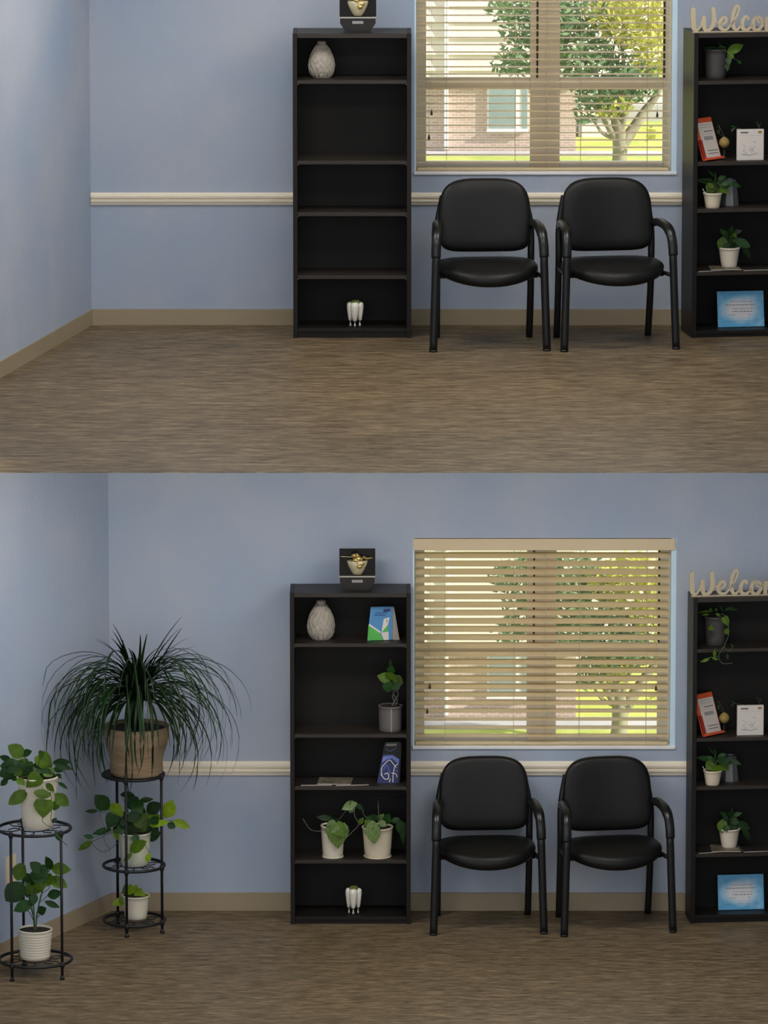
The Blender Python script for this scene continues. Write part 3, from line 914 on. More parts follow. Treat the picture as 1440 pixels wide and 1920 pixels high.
def armchair(label, o, yaw, hz=1.0):
    t = thing('armchair', label, 'chair', o, yaw, 'black vinyl waiting room chairs'); t.scale = (1, 1 if hz < 1 else .88, hz)
    # seat: y grows to the back, front edge bulges
    ol = [(x, y * (1.12 if y < 0 else 1)) for x, y in sup(40, .268, .225, 3.6, 2.1)]

    def ax(x, y, h):
        drop = -.034 * max(0, -y / .225) ** 2 if h > 0 else -.040 * max(0, -y / .225) ** 2
        return (x, y + .205, .435 + h + drop)
    obj('seat', cushion(ol, [(0, -.034), (.86, -.034), (.955, -.028), (.99, -.012), (1.0, .004), (.985, .018), (.94, .029), (.85, .036), (.6, .041), (.3, .043), (0, .043)], ax), 'chair_vinyl', t, True)
    ol2 = []
    for x, z in sup(44, .246, .205, 3.5, 6.0):
        ol2.append((x * (1 - .05 * max(0, z / .205)), z))
    tl = math.radians(9)

    def bx(x, z, h):
        y = -h - .028 * (x / .246) ** 2
        return (x, .425 + y * math.cos(tl) + z * math.sin(tl), .70 + z * math.cos(tl) - y * math.sin(tl))
    obj('backrest', cushion(ol2, [(0, -.024), (.9, -.024), (.975, -.018), (1.0, -.002), (.99, .014), (.955, .026), (.88, .034), (.65, .040), (.3, .042), (0, .042)], bx), 'chair_vinyl', t, True)
    for s in (-1, 1):
        obj('front_leg', T(smoothline([(s * .300, 0, 0), (s * .292, .012, .25), (s * .283, .024, .545)], 4), .0212, 12), 'chair_metal', t, True)
        P = smoothline([(s * .285, .022, .520), (s * .283, .028, .575), (s * .279, .055, .628), (s * .272, .115, .662), (s * .264, .22, .672), (s * .257, .33, .664), (s * .250, .415, .640)], 4)
        obj('armrest', T(P, [.0255] * 9 + [.028] * 12 + [.023] * 4, 12, flat=.85), 'arm_plastic', t, True)
        obj('back_leg', T(smoothline([(s * .248, .50, 0), (s * .250, .455, .24), (s * .250, .435, .45), (s * .247, .445, .64), (s * .215, .475, .80)], 4), .0185, 12), 'chair_metal', t, True)
        obj('side_rail', T([(s * .285, .02, .405), (s * .262, .22, .400), (s * .250, .44, .405)], .012, 8), 'chair_metal', t, True)
        obj('glide', LA([(0, -.001), (.0215, -.001), (.023, .012), (.0, .013)], 12, (s * .300, 0)), 'arm_plastic', t, True)
    obj('cross_bar', T([(-.262, .16, .395), (.262, .16, .395)], .011, 8), 'chair_metal', t, True)
    obj('cross_bar', T([(-.25, .45, .42), (.25, .45, .42)], .011, 8), 'chair_metal', t, True)
    return t


def chair_at(lx, rx, row, zf, yaw, label):
    mid = FL((lx + rx) / 2, row, zf)
    return armchair(label, mid, yaw, .955 if zf > 1 else 1.0)


chair_at(818, 1020, 659, U, math.radians(3.5), 'black vinyl armchair beside the left bookcase in the upper room')
chair_at(1062, 1264, 657, U, math.radians(9), 'black vinyl armchair beside the right bookcase in the upper room')
chair_at(813, 1020, 1752, 0, math.radians(3.5), 'black vinyl armchair beside the left bookcase in the lower room')
chair_at(1062, 1258, 1752, 0, math.radians(9), 'black vinyl armchair beside the right bookcase in the lower room')

# ------------------------------------------------------------------ things on the right bookcases


def welcome(bc, dx, dy, label):
    f = on_shelf(bc, 1297 + dx, 57 + dy, -1, .05)
    t = thing('welcome_sign', label, 'sign', f.o, f.yaw, 'wooden welcome signs')
    z0 = f.px(1297 + dx, 58.5 + dy, 0).z
    q = lambda x, y: (f.px(x + dx, y + dy, 0).x, f.px(x + dx, y + dy, 0).z - z0 + .006)
    w = lambda p: p / S
    strokes = {
        'letter_w': [([(1299.5, 16), (1299.5, 34), (1300.5, 50), (1304, 55), (1309, 54), (1314, 46), (1319, 32)], [8.5, 9, 9, 7, 4, 3.5, 5]),
                     ([(1320, 31), (1319.5, 46), (1322, 54.5), (1328, 55.5), (1335, 49), (1338.5, 36), (1337, 15)], [7.5, 8, 7, 6, 7, 8, 7.5]), ([(1339, 33), (1344, 41), (1348, 44)], [2.5, 2.5, 2.5])],
        'letter_e': [([(1347, 45), (1354, 44.5), (1361, 39), (1360, 32.5), (1354.5, 33), (1349.5, 41), (1350, 50), (1356, 55), (1364, 53), (1371, 44)], [3, 3.5, 5, 5, 5, 6.5, 7, 6, 4, 3])],
        'letter_l': [([(1371, 45), (1379, 32), (1385, 18), (1383.5, 10.5), (1378.5, 14), (1374, 28), (1373.5, 44), (1377, 53), (1383, 54), (1390, 46)], [3, 3.5, 4, 4.5, 5, 6, 7, 6.5, 4, 3])],
        'letter_c': [([(1402.5, 35), (1400.5, 30.5), (1395, 33), (1391, 43), (1392, 51), (1398, 55), (1406, 52), (1411, 46)], [5.5, 5, 5, 6.5, 7, 6, 4, 3])],
        'letter_o': [([(1419, 31), (1412.5, 37), (1411.5, 48), (1416, 55), (1423, 54), (1428.5, 46), (1428, 36), (1421, 31.5), (1419.5, 37), (1424, 41), (1434, 38)], [5, 6, 7, 6, 5.5, 6, 6, 5, 3, 3, 3])],
        'letter_m': [([(1437, 33), (1437, 55)], [7, 7]), ([(1438, 44), (1443, 33), (1449, 34), (1450, 55)], [3, 5, 7, 7]), ([(1451, 44), (1456, 33), (1462, 34), (1463, 50), (1467, 55), (1472, 50)], [3, 5, 7, 7, 5, 3])],
        'letter_e.': [([(1472, 46), (1478, 44), (1482, 38), (1480, 32.5), (1475, 34), (1471, 42), (1473, 52), (1479, 55), (1488, 50)], [3, 3.5, 5, 5, 5, 6.5, 7, 5, 3])],
    }
    for nm, ss in strokes.items():
        bm = bmesh.new()
        for i, (pts, ws) in enumerate(ss):
            ribbon(bm, [q(*p) for p in pts], [w(v) for v in ws], -.008 - i * .0003, .008)
        obj('letter', bm, 'welcome_wood', t)['label'] = 'tan cursive letter ' + nm[-2:].strip('_.')
    obj('base_rail', B(q(1299, 0)[0], q(1488, 0)[0], -.012, .012, 0, .006), 'welcome_wood', t)


welcome(RU, 0, 0, 'tan wooden cursive Welcome sign on the upper right bookcase')
welcome(RL, -2.5, 1058, 'tan wooden cursive Welcome sign on the lower right bookcase')


def planter(t, rt, rb, h, m, rim=.004, soil_drop=.012, ribs=0, saucer=False):
    pr = [(0, 0.0), (rb * .94, 0.0), (rb, .004)]
    if ribs:
        for i in range(ribs):
            z = .010 + (h - .03) * i / ribs; dz = (h - .03) / ribs
            for k, b in ((.1, 0), (.35, .0016), (.65, .0016), (.9, 0)):
                zz = z + dz * k; pr.append((rb + (rt - rb) * zz / h + b, zz))
    else:
        for k in (.2, .4, .6, .8): pr.append((rb + (rt - rb) * k, h * k))
    pr += [(rt - rim * .2, h - rim * 2.5), (rt + rim * .4, h - rim * 2), (rt + rim * .5, h - rim * .3), (rt, h), (rt - rim, h), (rt - rim * 1.3, h - rim * 2), (rt - rim * 1.6, h - soil_drop - .003), (0, h - soil_drop - .004)]
    obj('pot', LA(pr, 32), m, t, True)
    obj('soil', LA([(0, h - soil_drop + .003), (rt * .5, h - soil_drop + .002), (rt - rim * 1.4, h - soil_drop), (rt - rim * 1.4, h - soil_drop - .003), (0, h - soil_drop - .003)], 20), 'soil', t, True)
    if saucer:
        obj('saucer', LA([(0, -.001), (rb * 1.02, -.001), (rb * 1.12, .006), (rb * 1.10, .009), (rb * 1.0, .004), (0, .004)], 28), m, t, True)


def right_case(bc, up, dys):
    where = 'upper' if up else 'lower'
    g = lambda s: s + ' of the ' + where + ' right bookcase'
    # ---- hanging grey pot on the first compartment
    dy = dys[0]
    f = on_shelf(bc, 1342, 120 + dy, 0, .125)
    t = thing('potted_trailing_plant', g('trailing plant in dark grey pot, top compartment'), 'plant', f.o, f.yaw)
    planter(t, m_(21), m_(18), m_(54), 'dark_ceramic', soil_drop=.008)
    top = (0, 0, m_(52))
    if up:
        zf = zoomer(1260, 0, 8, 3)
        leaves_px(t, f, zf, 8, [(830, 760, 1075, 645, 115, 'ml', -.05), (840, 770, 925, 850, 85, 'ml', -.05), (720, 700, 470, 690, 40, 'dl'), (690, 690, 820, 690, 45, 'dl'), (760, 690, 690, 600, 25, 'dl'),
                                (840, 850, 855, 960, 75, 'dh', -.09), (830, 940, 830, 1045, 60, 'dh', -.09), (800, 700, 880, 640, 35, 'dl'), (600, 690, 500, 720, 40, 'dl'), (990, 880, 1040, 940, 40, 'dl', -.07)], .03)
        vine_px(t, f, zf, [(760, 720), (830, 760), (850, 860), (840, 960), (830, 1050)], v=-.075, m='stem_green')
        vine_px(t, f, zf, [(850, 800), (920, 850), (1010, 900)], v=-.06, m='stem_green', r=.0014)
    else:
        zf = zoomer(1260, 1050, 8, 0)
        leaves_px(t, f, zf, 8, [(620, 770, 390, 785, 40, 'ml'), (560, 820, 440, 825, 30, 'ml'), (770, 790, 690, 650, 28, 'dl'), (790, 760, 920, 700, 38, 'dl'), (800, 740, 985, 745, 28, 'dl'), (650, 800, 740, 850, 40, 'ml'),
                                (780, 850, 850, 1000, 90, 'mh', -.09), (560, 1000, 625, 1055, 70, 'mh', -.09), (800, 1040, 855, 1125, 75, 'mh', -.09), (600, 760, 560, 720, 40, 'ml'), (660, 770, 660, 715, 35, 'ml')], .03)
        vine_px(t, f, zf, [(740, 800), (800, 850), (840, 960), (850, 1110), (800, 1260), (780, 1300), (850, 1350), (915, 1300), (880, 1260)], v=-.165, m='stem_green')
        vine_px(t, f, zf, [(780, 1300), (700, 1440), (760, 1550), (905, 1545)], v=-.185, m='stem_grey')
        vine_px(t, f, zf, [(430, 1525), (560, 1465), (640, 1460), (700, 1500)], v=-.185, m='stem_green')
        vine_px(t, f, zf, [(700, 1440), (640, 1460)], v=-.185, m='stem_green')
        leaves_px(t, f, zf, 8, [(640, 1460, 640, 1330, 45, 'ml', -.19), (560, 1480, 430, 1530, 40, 'ml', -.19), (600, 1460, 690, 1500, 40, 'ml', -.19), (830, 1400, 840, 1510, 30, 'dl', -.18)], .02)
    # ---- orange brochure holder, turned and leaning back
    dy = dys[1]
    fs = on_shelf(bc, 1336, 303 + dy, 1, .07)
    yaw = bc['fr'].yaw + math.radians(38)
    f = Fr(fs.o, yaw)
    t = thing('brochure_holder', g('orange holder with a printed leaflet, second compartment'), 'holder', f.o, yaw)
    L = math.radians(20); wd = m_(37) / math.cos(math.radians(46)) * .96; ht = m_(78)

    def lean(o):
        o.rotation_euler = (-L, 0, 0); o.location = (0, 0, .006); return o
    pg = lean(obj('panel', B(-wd / 2, wd / 2, 0, .006, 0, ht, bev=.0015), 'orange', t))
    lean(obj('side_lip', B(-wd / 2, -wd / 2 + wd * .12, -.012, .0, 0, ht * .48), 'orange_dark', t)); lean(obj('ledge', B(-wd / 2, wd / 2, -.020, .0, -.004, .008), 'orange', t))
    lf = lean(obj('leaflet', B(-wd * .34, wd * .44, -.004, -.0005, .010, ht * .88), 'paper', t))
    for z, a, b, hh, mm in ((.82, -.24, .36, .012, 'ink_soft'), (.76, -.24, .36, .010, 'ink_soft'), (.66, -.10, .36, .02, 'ink'), (.60, -.2, .3, .006, 'ink_soft'), (.46, -.18, .30, .09, 'ink_soft'), (.20, -.16, .36, .018, 'ink'), (.13, -.16, .36, .018, 'ink')):
        x = obj('print_line', B(wd * a, wd * b, -.0046, -.0040, ht * z, ht * z + ht * hh), mm, lf)
    obj('easel_back', prism(bmesh.new(), [(-.02, 0), (.02, 0), (.01, ht * .55), (-.01, ht * .55)], .058, .062), 'orange_dark', t)
    obj('easel_foot', B(-.02, .02, .004, .062, 0, .004), 'orange_dark', t)
    # ---- round gourd pot with sprigs
    f = on_shelf(bc, 1358, 268 + dy, 1, .15)
    t = thing('bud_vase', g('small round golden bud vase with thin sprigs, second compartment'), 'vase', f.o, f.yaw)
    c = f.px(1358, 267 + dy, 0); r = m_(10)
    obj('stand', LA([(0, 0), (.022, 0), (.022, .005), (.006, .010), (.006, max(.012, c.z - r * .9)), (0, max(.012, c.z - r * .9))], 14), 'mag_dark', t, True)
    obj('bulb', LA([(0, c.z - r), (r * .55, c.z - r * .88), (r * .95, c.z - r * .35), (r, c.z), (r * .85, c.z + r * .5), (r * .4, c.z + r * .9), (r * .2, c.z + r * 1.02), (0, c.z + r * 1.02)], 20), 'gourd', t, True)
    zf = zoomer(1260, 210, 8, dy)
    vine_px(t, f, zf, [(790, 375), (740, 280), (705, 205)], r=.0013, m='stem_grey'); vine_px(t, f, zf, [(780, 380), (690, 300), (715, 240), (700, 205)], r=.0011, m='stem_grey')
    leaves_px(t, f, zf, 8, [(700, 260, 690, 330, 40, 'dl'), (710, 210, 670, 230, 22, 'dl')], .02)
    # ---- white card block
    f = on_shelf(bc, 1407, 300 + dy, 1, .05)
    t = thing('card_sign', g('square white card sign with handwriting, second compartment'), 'sign', f.o, f.yaw)
    hw = m_(24.5); H = m_(56)
    obj('card', B(-hw, hw, 0, .022, 0, H, bev=.0015), 'paper_white', t)
    for x0, x1, z in ((-.76, -.18, .90),): obj('heading', B(hw * x0, hw * x1, -.0008, 0, H * z - .004, H * z + .004), 'ink', t)
    obj('rule_line', B(hw * -.8, hw * .8, -.0006, 0, H * .80, H * .806), 'ink_soft', t)
    obj('gold_sticker', B(hw * .55, hw * .84, -.001, 0, H * .87, H * .95), 'gourd', t)
    rr = random.Random(9)
    for k in range(9):
        x = rr.uniform(-.7, .5); z = rr.uniform(.22, .62)
        pts = [(hw * (x + .06 * i + rr.uniform(-.04, .04)), H * (z + rr.uniform(-.06, .06))) for i in range(5)]
        obj('pen_stroke', ribbon(bmesh.new(), pts, .0016, -.0008, 0, 3), 'ink_soft', t)
    obj('pen_stroke', ribbon(bmesh.new(), [(hw * -.65, H * .20), (hw * 0, H * .17), (hw * .4, H * .21)], .0022, -.0008, 0, 3), 'ink', t)
    # ---- sprig behind the card
    f = on_shelf(bc, 1418, 290 + dy, 1, .16)
    t = thing('dried_sprig', g('thin dried sprig behind the white card'), 'sprig', f.o, f.yaw)
    zf = zoomer(1260, 210, 8, dy)
    b = f.o
    P = [Vector((0, 0, 0.002)), f.px(*zf(1310, 320)), f.px(*zf(1310, 230)), f.px(*zf(1275, 150))]
    obj('stem', T(smoothline(P, 4), .0016, 5), 'stem_grey', t, True)
    P = [Vector((0, 0, 0.002)), f.px(*zf(1180, 330)), f.px(*zf(960, 240)), f.px(*zf(880, 270))]
    obj('stem', T(smoothline(P, 4), .0014, 5), 'stem_grey', t, True)
    leaves_px(t, f, zf, 8, [(960, 240, 1040, 300, 24, 'dl'), (960, 235, 875, 205, 26, 'dl'), (1305, 230, 1330, 160, 26, 'dl'), (1305, 240, 1265, 150, 24, 'dl'), (940, 240, 885, 300, 22, 'dl')], .01)
    # ---- third compartment
    dy = dys[2]
    f = on_shelf(bc, 1336, 380 + dy, 2, .05)
    t = thing('potted_plant', g('leafy plant in small cream pot, third compartment'), 'plant', f.o, f.yaw)
    planter(t, m_(17), m_(12.5), m_(28), 'cream_glaze', soil_drop=.006)
    zf = zoomer(1260, 210, 8, dy)
    leaves_px(t, f, zf, 8, [(600, 1060, 370, 1015, 75, 'dl'), (630, 1080, 520, 1200, 130, 'mo'), (620, 1050, 510, 1005, 60, 'dl'), (660, 1130, 690, 1260, 130, 'mo'), (690, 1000, 815, 965, 55, 'dl'), (680, 1060, 920, 1100, 110, 'dl'),
                            (890, 1050, 1040, 1130, 55, 'dl'), (650, 980, 540, 870, 28, 'dl'), (660, 970, 640, 890, 25, 'dl'), (720, 1100, 855, 1225, 95, 'ml'), (600, 1080, 560, 1130, 100, 'ml'), (700, 1060, 760, 1000, 60, 'dl'),
                            (740, 1080, 870, 1060, 70, 'dl')], .03, pet=(0, 0, m_(24)), v0=-.01)
    vine_px(t, f, zf, [(540, 1260), (500, 1220), (460, 1150)], v=-.03, m='paper_white', r=.002)
    f = on_shelf(bc, 1368, 380 + dy, 2, .15)
    t = thing('metal_canister', g('grey tapered metal canister, third compartment'), 'canister', f.o, f.yaw)
    r0, r1, h = m_(18), m_(12.5), m_(47)
    bm = bmesh.new(); lathe(bm, [(0, 0), (r0, 0), (r0, .004), (r1, h), (r1 - .003, h), (r1 - .004, h - .01), (0, h - .012)], 8)
    for v in bm.verts: v.co = Matrix.Rotation(math.radians(10), 3, 'Z') @ v.co
    obj('body', bm, 'grey_metal', t)
    obj('rim', T([(r1 * math.cos(2 * math.pi * k / 16), r1 * math.sin(2 * math.pi * k / 16), h) for k in range(16)], .0022, 6, closed=True), 'grey_metal', t, True)
    # ---- fourth compartment: magazines and pot
    dy = dys[3]
    z = bc['z'][3]; f0 = bc['fr']
    for i, (x0, x1, v0, v1, a, m, zz, lb) in enumerate(((1307, 1352, .02, .17, .16, 'mag_dark', 0, 'dark magazine lying at the left end of the fourth shelf'), (1338, 1392, .01, .17, -.10, 'mag_tan', .0055, 'tan magazine lying under the white pot, fourth shelf'),
                                                       (1395, 1450, .02, .17, .06, 'mag_dark', 0, 'dark magazine right of the white pot, fourth shelf'))):
        c = f0.px((x0 + x1) / 2, 508 + dy, 0); o = f0.w(c.x, (v0 + v1) / 2, z + zz)
        t = thing('magazine', g(lb), 'magazine', o, f0.yaw + a, 'magazines on the ' + where + ' right bookcase')
        hw = m_(x1 - x0) / 2; hd = (v1 - v0) / 2
        obj('pages', B(-hw, hw, -hd, hd, .0004, .0042), 'mag_pages', t); obj('cover', B(-hw - .001, hw, -hd - .0005, hd, .0042, .0052), m, t)
    f = on_shelf(bc, 1367, 490 + dy, 3, .11); f.o.z += .0108
    t = thing('potted_plant', g('bushy plant in white pot standing on magazines, fourth compartment'), 'plant', f.o, f.yaw)
    planter(t, m_(19.5), m_(14), m_(36), 'white_glaze', soil_drop=.006)
    zf = zoomer(1260, 400, 7.678, dy - 2)
    leaves_px(t, f, zf, 7.678, [(740, 350, 710, 550, 125, 'mo'), (800, 330, 690, 245, 60, 'dl'), (840, 310, 870, 195, 55, 'dl'), (880, 300, 1005, 262, 60, 'dl'), (880, 300, 920, 360, 60, 'ml'), (890, 400, 1130, 490, 110, 'do'),
                                (1010, 480, 1135, 665, 75, 'dl'), (850, 400, 870, 530, 110, 'do'), (760, 440, 800, 525, 90, 'do'), (830, 350, 965, 410, 85, 'do'), (800, 380, 740, 300, 70, 'dl'), (860, 330, 800, 250, 60, 'dl')], .035, pet=(0, 0, m_(32)))
    # ---- blue certificate leaning at the back of the lowest compartment
    dy = dys[4]
    f = on_shelf(bc, 1390, 600 + dy, 4, .10)
    t = thing('certificate', g('blue cloud-print certificate sheet, bottom compartment'), 'certificate', f.o, f.yaw)
    hw = m_(43); H = m_(66)
    sh = obj('sheet', B(-hw, hw, 0, .003, .003, H), 'blue_print', t)
    sh.rotation_euler = (math.radians(-12), math.radians(0), 0)
    for z, a, b, m in ((.70, -.45, .5, 'ink_soft'), (.61, -.65, .62, 'ink'), (.51, -.36, .5, 'ink_soft'), (.43, -.36, .5, 'ink'), (.34, -.5, -.2, 'ink_soft'), (.34, .3, .45, 'ink_soft'), (.17, -.7, .7, 'ink_blue')):
        hh = .0034 if m != 'ink_blue' else .0012
        bm = bmesh.new(); x = a
        rr = random.Random(int(z * 100))
        while x < b:
            l = rr.uniform(.05, .16); box(bm, hw * x, hw * min(x + l, b), -.0008, 0, H * z, H * z + hh); x += l + .03
        obj('text_line', bm, m, sh)
    obj('easel', B(-.02, .02, .0, .065, 0, .003), 'black_gloss', t)


right_case(RU, True, (0, 0, 0, 0, 0))
right_case(RL, False, (1067, 1079, 1083, 1092, 1092))

# ------------------------------------------------------------------ things on the lower left bookcase
f = on_shelf(BL, 716, 1200, 0, .09)
t = thing('booklet_holder', 'blue and green booklet in a clear stand on the lower bookcase top shelf', 'booklet', f.o, f.yaw + math.radians(6))
hw = m_(27); H = m_(62)
bk = obj('cover', prism(bmesh.new(), [(-hw, 0), (hw * .72, 0), (hw * .78, H), (-hw * .72, H)], 0, .004), 'book_blue', t)
pr = lambda pts, m, k: obj('cover_print', prism(bmesh.new(), [(hw * a, H * b) for a, b in pts], -.0006 * k, .001), m, bk)
pr([(-.99, .01), (.10, .01), (-.16, .26), (-.84, .48), (-.90, .45)], 'book_green', 1); pr([(-.90, .46), (-.12, .22), (-.06, .26), (-.84, .50)], 'paper_white', 2)
pr([(-.02, .24), (.16, .64), (.56, .68), (.40, .42)], 'paper_white', 1); pr([(.02, .26), (.42, .46), (.46, .30), (.30, .24)], 'book_green', 2); pr([(-.05, .23), (.46, .26), (.48, .01), (.14, .01)], 'paper', 1)
pr([(.30, .50), (.36, .62), (.42, .60)], 'ink', 2)
pr([(.12, .92), (.60, .94), (.62, .86), (.16, .84)], 'navy', 1)
for z, a, b in ((.80, -.40, .40), (.73, -.52, .30)):
    bm = bmesh.new(); x = a; rr = random.Random(3)
    while x < b:
        l = rr.uniform(.06, .14); box(bm, hw * x, hw * min(b, x + l), -.0012, 0, H * z, H * (z + .045)); x += l + .03
    obj('cover_title', bm, 'ink_blue', bk)
bk.rotation_euler = (math.radians(-9), 0, 0)
pgs = obj('page_block', prism(bmesh.new(), [(hw * .72, 0), (hw * 1.22, 0), (hw * .88, H * .97), (hw * .78, H)], .004, .02), 'book_pages', t); pgs.rotation_euler = (math.radians(-9), 0, 0)
obj('stand_foot', B(-hw * .8, hw * .8, .0, .07, 0, .003), 'black_gloss', t)

f = on_shelf(BL, 732, 1370, 1, .10)
t = thing('potted_money_tree', 'small braided plant in grey pot on the lower bookcase second shelf', 'plant', f.o, f.yaw)
planter(t, m_(22), m_(21), m_(48), 'grey_ceramic', soil_drop=.006)
obj('pot_stripe', B(m_(1), m_(2.2), -m_(22.6), -m_(20), .004, m_(45)), 'silver', t)
zf = zoomer(530, 1200, 5.538, -4)
for pts in ([(1120, 730), (1170, 640), (1200, 580), (1150, 500)], [(1150, 730), (1190, 650), (1150, 580), (1160, 500)], [(1110, 730), (1160, 670), (1140, 600), (1190, 520)]):
    vine_px(t, f, zf, pts, r=.0035, m='stem_grey')
leaves_px(t, f, zf, 5.538, [(1120, 440, 985, 390, 95, 'ml'), (1140, 440, 1245, 470, 115, 'mo'), (1110, 430, 1130, 365, 100, 'mo'), (1100, 450, 1090, 570, 95, 'do'), (1120, 380, 1130, 290, 70, 'do'), (1120, 300, 1120, 225, 32, 'dl'),
                            (1150, 470, 1200, 540, 80, 'do'), (1130, 440, 1050, 470, 80, 'mo'), (1130, 430, 1190, 400, 80, 'mo'), (1110, 400, 1030, 420, 90, 'ml')], .03)

f = on_shelf(BL, 731, 1465, 2, .09)
t = thing('gift_pouch', 'navy and black pouch with white scroll design on the lower bookcase third shelf', 'pouch', f.o, f.yaw + math.radians(5))
hw = m_(23); H = m_(76)
pb = obj('body', prism(bmesh.new(), [(-hw * 1.05, 0), (hw * .80, 0), (hw * .98, H * .94), (hw * .9, H), (-hw * .32, H), (-hw * .42, H * .94)], 0, .028), 'black_gloss', t)
pb.rotation_euler = (math.radians(-8), 0, 0)
sub = lambda pts, m, k: obj('print_panel', prism(bmesh.new(), [(hw * a, H * b) for a, b in pts], -.0006 * k, .001), m, pb)
sub([(-1.02, .0), (.62, .0), (.80, .56), (.3, .70), (-.46, .70), (-.66, .55)], 'navy', 1)
sub([(-.62, .50), (-.50, .66), (.20, .68), (.78, .58), (.72, .46), (.2, .60), (-.2, .58)], 'periwinkle', 2)
sub([(-.28, .90), (.56, .90), (.60, .96), (-.24, .96)], 'ink_soft', 1)
for pts, w_ in (([(-.62, .18), (-.66, .36), (-.3, .50), (.02, .56), (.30, .46), (.52, .38)], .004), ([(-.72, .22), (-.4, .10), (-.10, .12), (-.15, .24), (-.42, .22)], .0045), ([(.24, .02), (.28, .22), (.42, .40), (.66, .46)], .004),
                ([(.16, .24), (.48, .22), (.60, .14)], .004), ([(-.5, .32), (-.25, .44), (-.05, .30), (0.02, .22)], .003), ([(-.3, .84), (.05, .78), (.55, .85)], .003), ([(.42, .30), (.62, .30)], .003), ([(-.05, .02), (.04, .10)], .004)):
    obj('scroll_stroke', ribbon(bmesh.new(), [(hw * a, H * b) for a, b in pts], w_, -.002, .0, 4), 'paper_white' if w_ > .003 else 'periwinkle', pb)

z = BL['z'][2]
for i, (x0, x1, yw, zz, m, lb) in enumerate(((562, 622, .05, 0, 'mag_dark', 'dark magazine at the left under the others on the lower bookcase third shelf'), (596, 660, -.08, .0056, 'mag_tan', 'tan magazine on top of the pile on the lower bookcase third shelf'),
                                             (626, 689, .12, 0, 'mag_dark', 'dark magazine at the right of the pile on the lower bookcase third shelf'))):
    c = BL['fr'].px((x0 + x1) / 2, 1470, 0); o = BL['fr'].w(c.x, .10, z + zz)
    t = thing('magazine', lb, 'magazine', o, yw, 'magazines on the lower left bookcase')
    hw_ = m_(x1 - x0) / 2 * .96
    obj('pages', B(-hw_, hw_, -.075, .085, .0004, .0044), 'mag_pages', t); obj('cover', B(-hw_ - .001, hw_, -.0755, .085, .0044, .0054), m, t)

zf = zoomer(530, 1470, 5.538, -2)
f = on_shelf(BL, 624, 1600, 3, .08)
t = thing('potted_vine', 'variegated vine in narrow cream pot on the lower bookcase fourth shelf', 'plant', f.o, f.yaw)
planter(t, m_(22), m_(18.5), m_(61), 'white_glaze', soil_drop=.008, saucer=True)
leaves_px(t, f, zf, 5.538, [(560, 425, 585, 690, 190, 'vh', -.085), (560, 420, 440, 520, 110, 'vh', -.08), (540, 430, 640, 560, 120, 'mh', -.08), (500, 370, 355, 352, 55, 'dl'), (490, 420, 480, 340, 70, 'do'), (520, 420, 590, 380, 60, 'do'),
                            (770, 210, 615, 270, 85, 'vl', -.04), (745, 235, 690, 312, 55, 'vl', -.045), (720, 215, 700, 200, 50, 'vl', -.03), (790, 430, 838, 362, 48, 'ml', -.05), (760, 215, 850, 290, 40, 'dl', -.03)], .03)
vine_px(t, f, zf, [(470, 470), (395, 500), (300, 490), (245, 430), (210, 370)], v=-.055)
vine_px(t, f, zf, [(540, 430), (580, 390), (640, 310), (700, 225), (770, 205)], v=-.035)
vine_px(t, f, zf, [(560, 470), (650, 560), (730, 500), (790, 430), (750, 350), (735, 240)], v=-.07)
f = on_shelf(BL, 708, 1600, 3, .085)
t = thing('potted_vine', 'variegated plant with a stake in wide cream pot on the lower bookcase fourth shelf', 'plant', f.o, f.yaw)
planter(t, m_(28.5), m_(23.5), m_(58), 'cream_glaze', soil_drop=.008, saucer=True)
leaves_px(t, f, zf, 5.538, [(930, 390, 948, 640, 140, 'vl', -.10), (930, 400, 870, 470, 110, 'ml', -.09), (880, 390, 980, 345, 70, 'do'), (990, 410, 1045, 325, 75, 'vl'), (1070, 430, 1100, 325, 75, 'do'), (1130, 410, 1210, 365, 55, 'do'),
                            (1190, 380, 1290, 570, 95, 'dl', -.05), (1230, 470, 1255, 640, 45, 'dl', -.05), (1000, 400, 1080, 450, 60, 'vl', -.08), (930, 400, 860, 360, 70, 'do')], .03)
vine_px(t, f, zf, [(1060, 450), (1130, 390), (1210, 375)], v=-.03, m='stem_green'); vine_px(t, f, zf, [(820, 260), (850, 340), (920, 400)], v=-.02)
obj('stake', T([f.px(*zf(1002, 470), .0), f.px(*zf(990, 170), .0)], .0024, 6), 'stem_grey', t, True)
obj('stake_tip', T([f.px(*zf(990, 185), .0), f.px(*zf(988, 150), .0), f.px(*zf(1060, 158), .01), f.px(*zf(1270, 140), .02)], .003, 6), 'iron', t, True)

# ------------------------------------------------------------------ plant stands and their plants


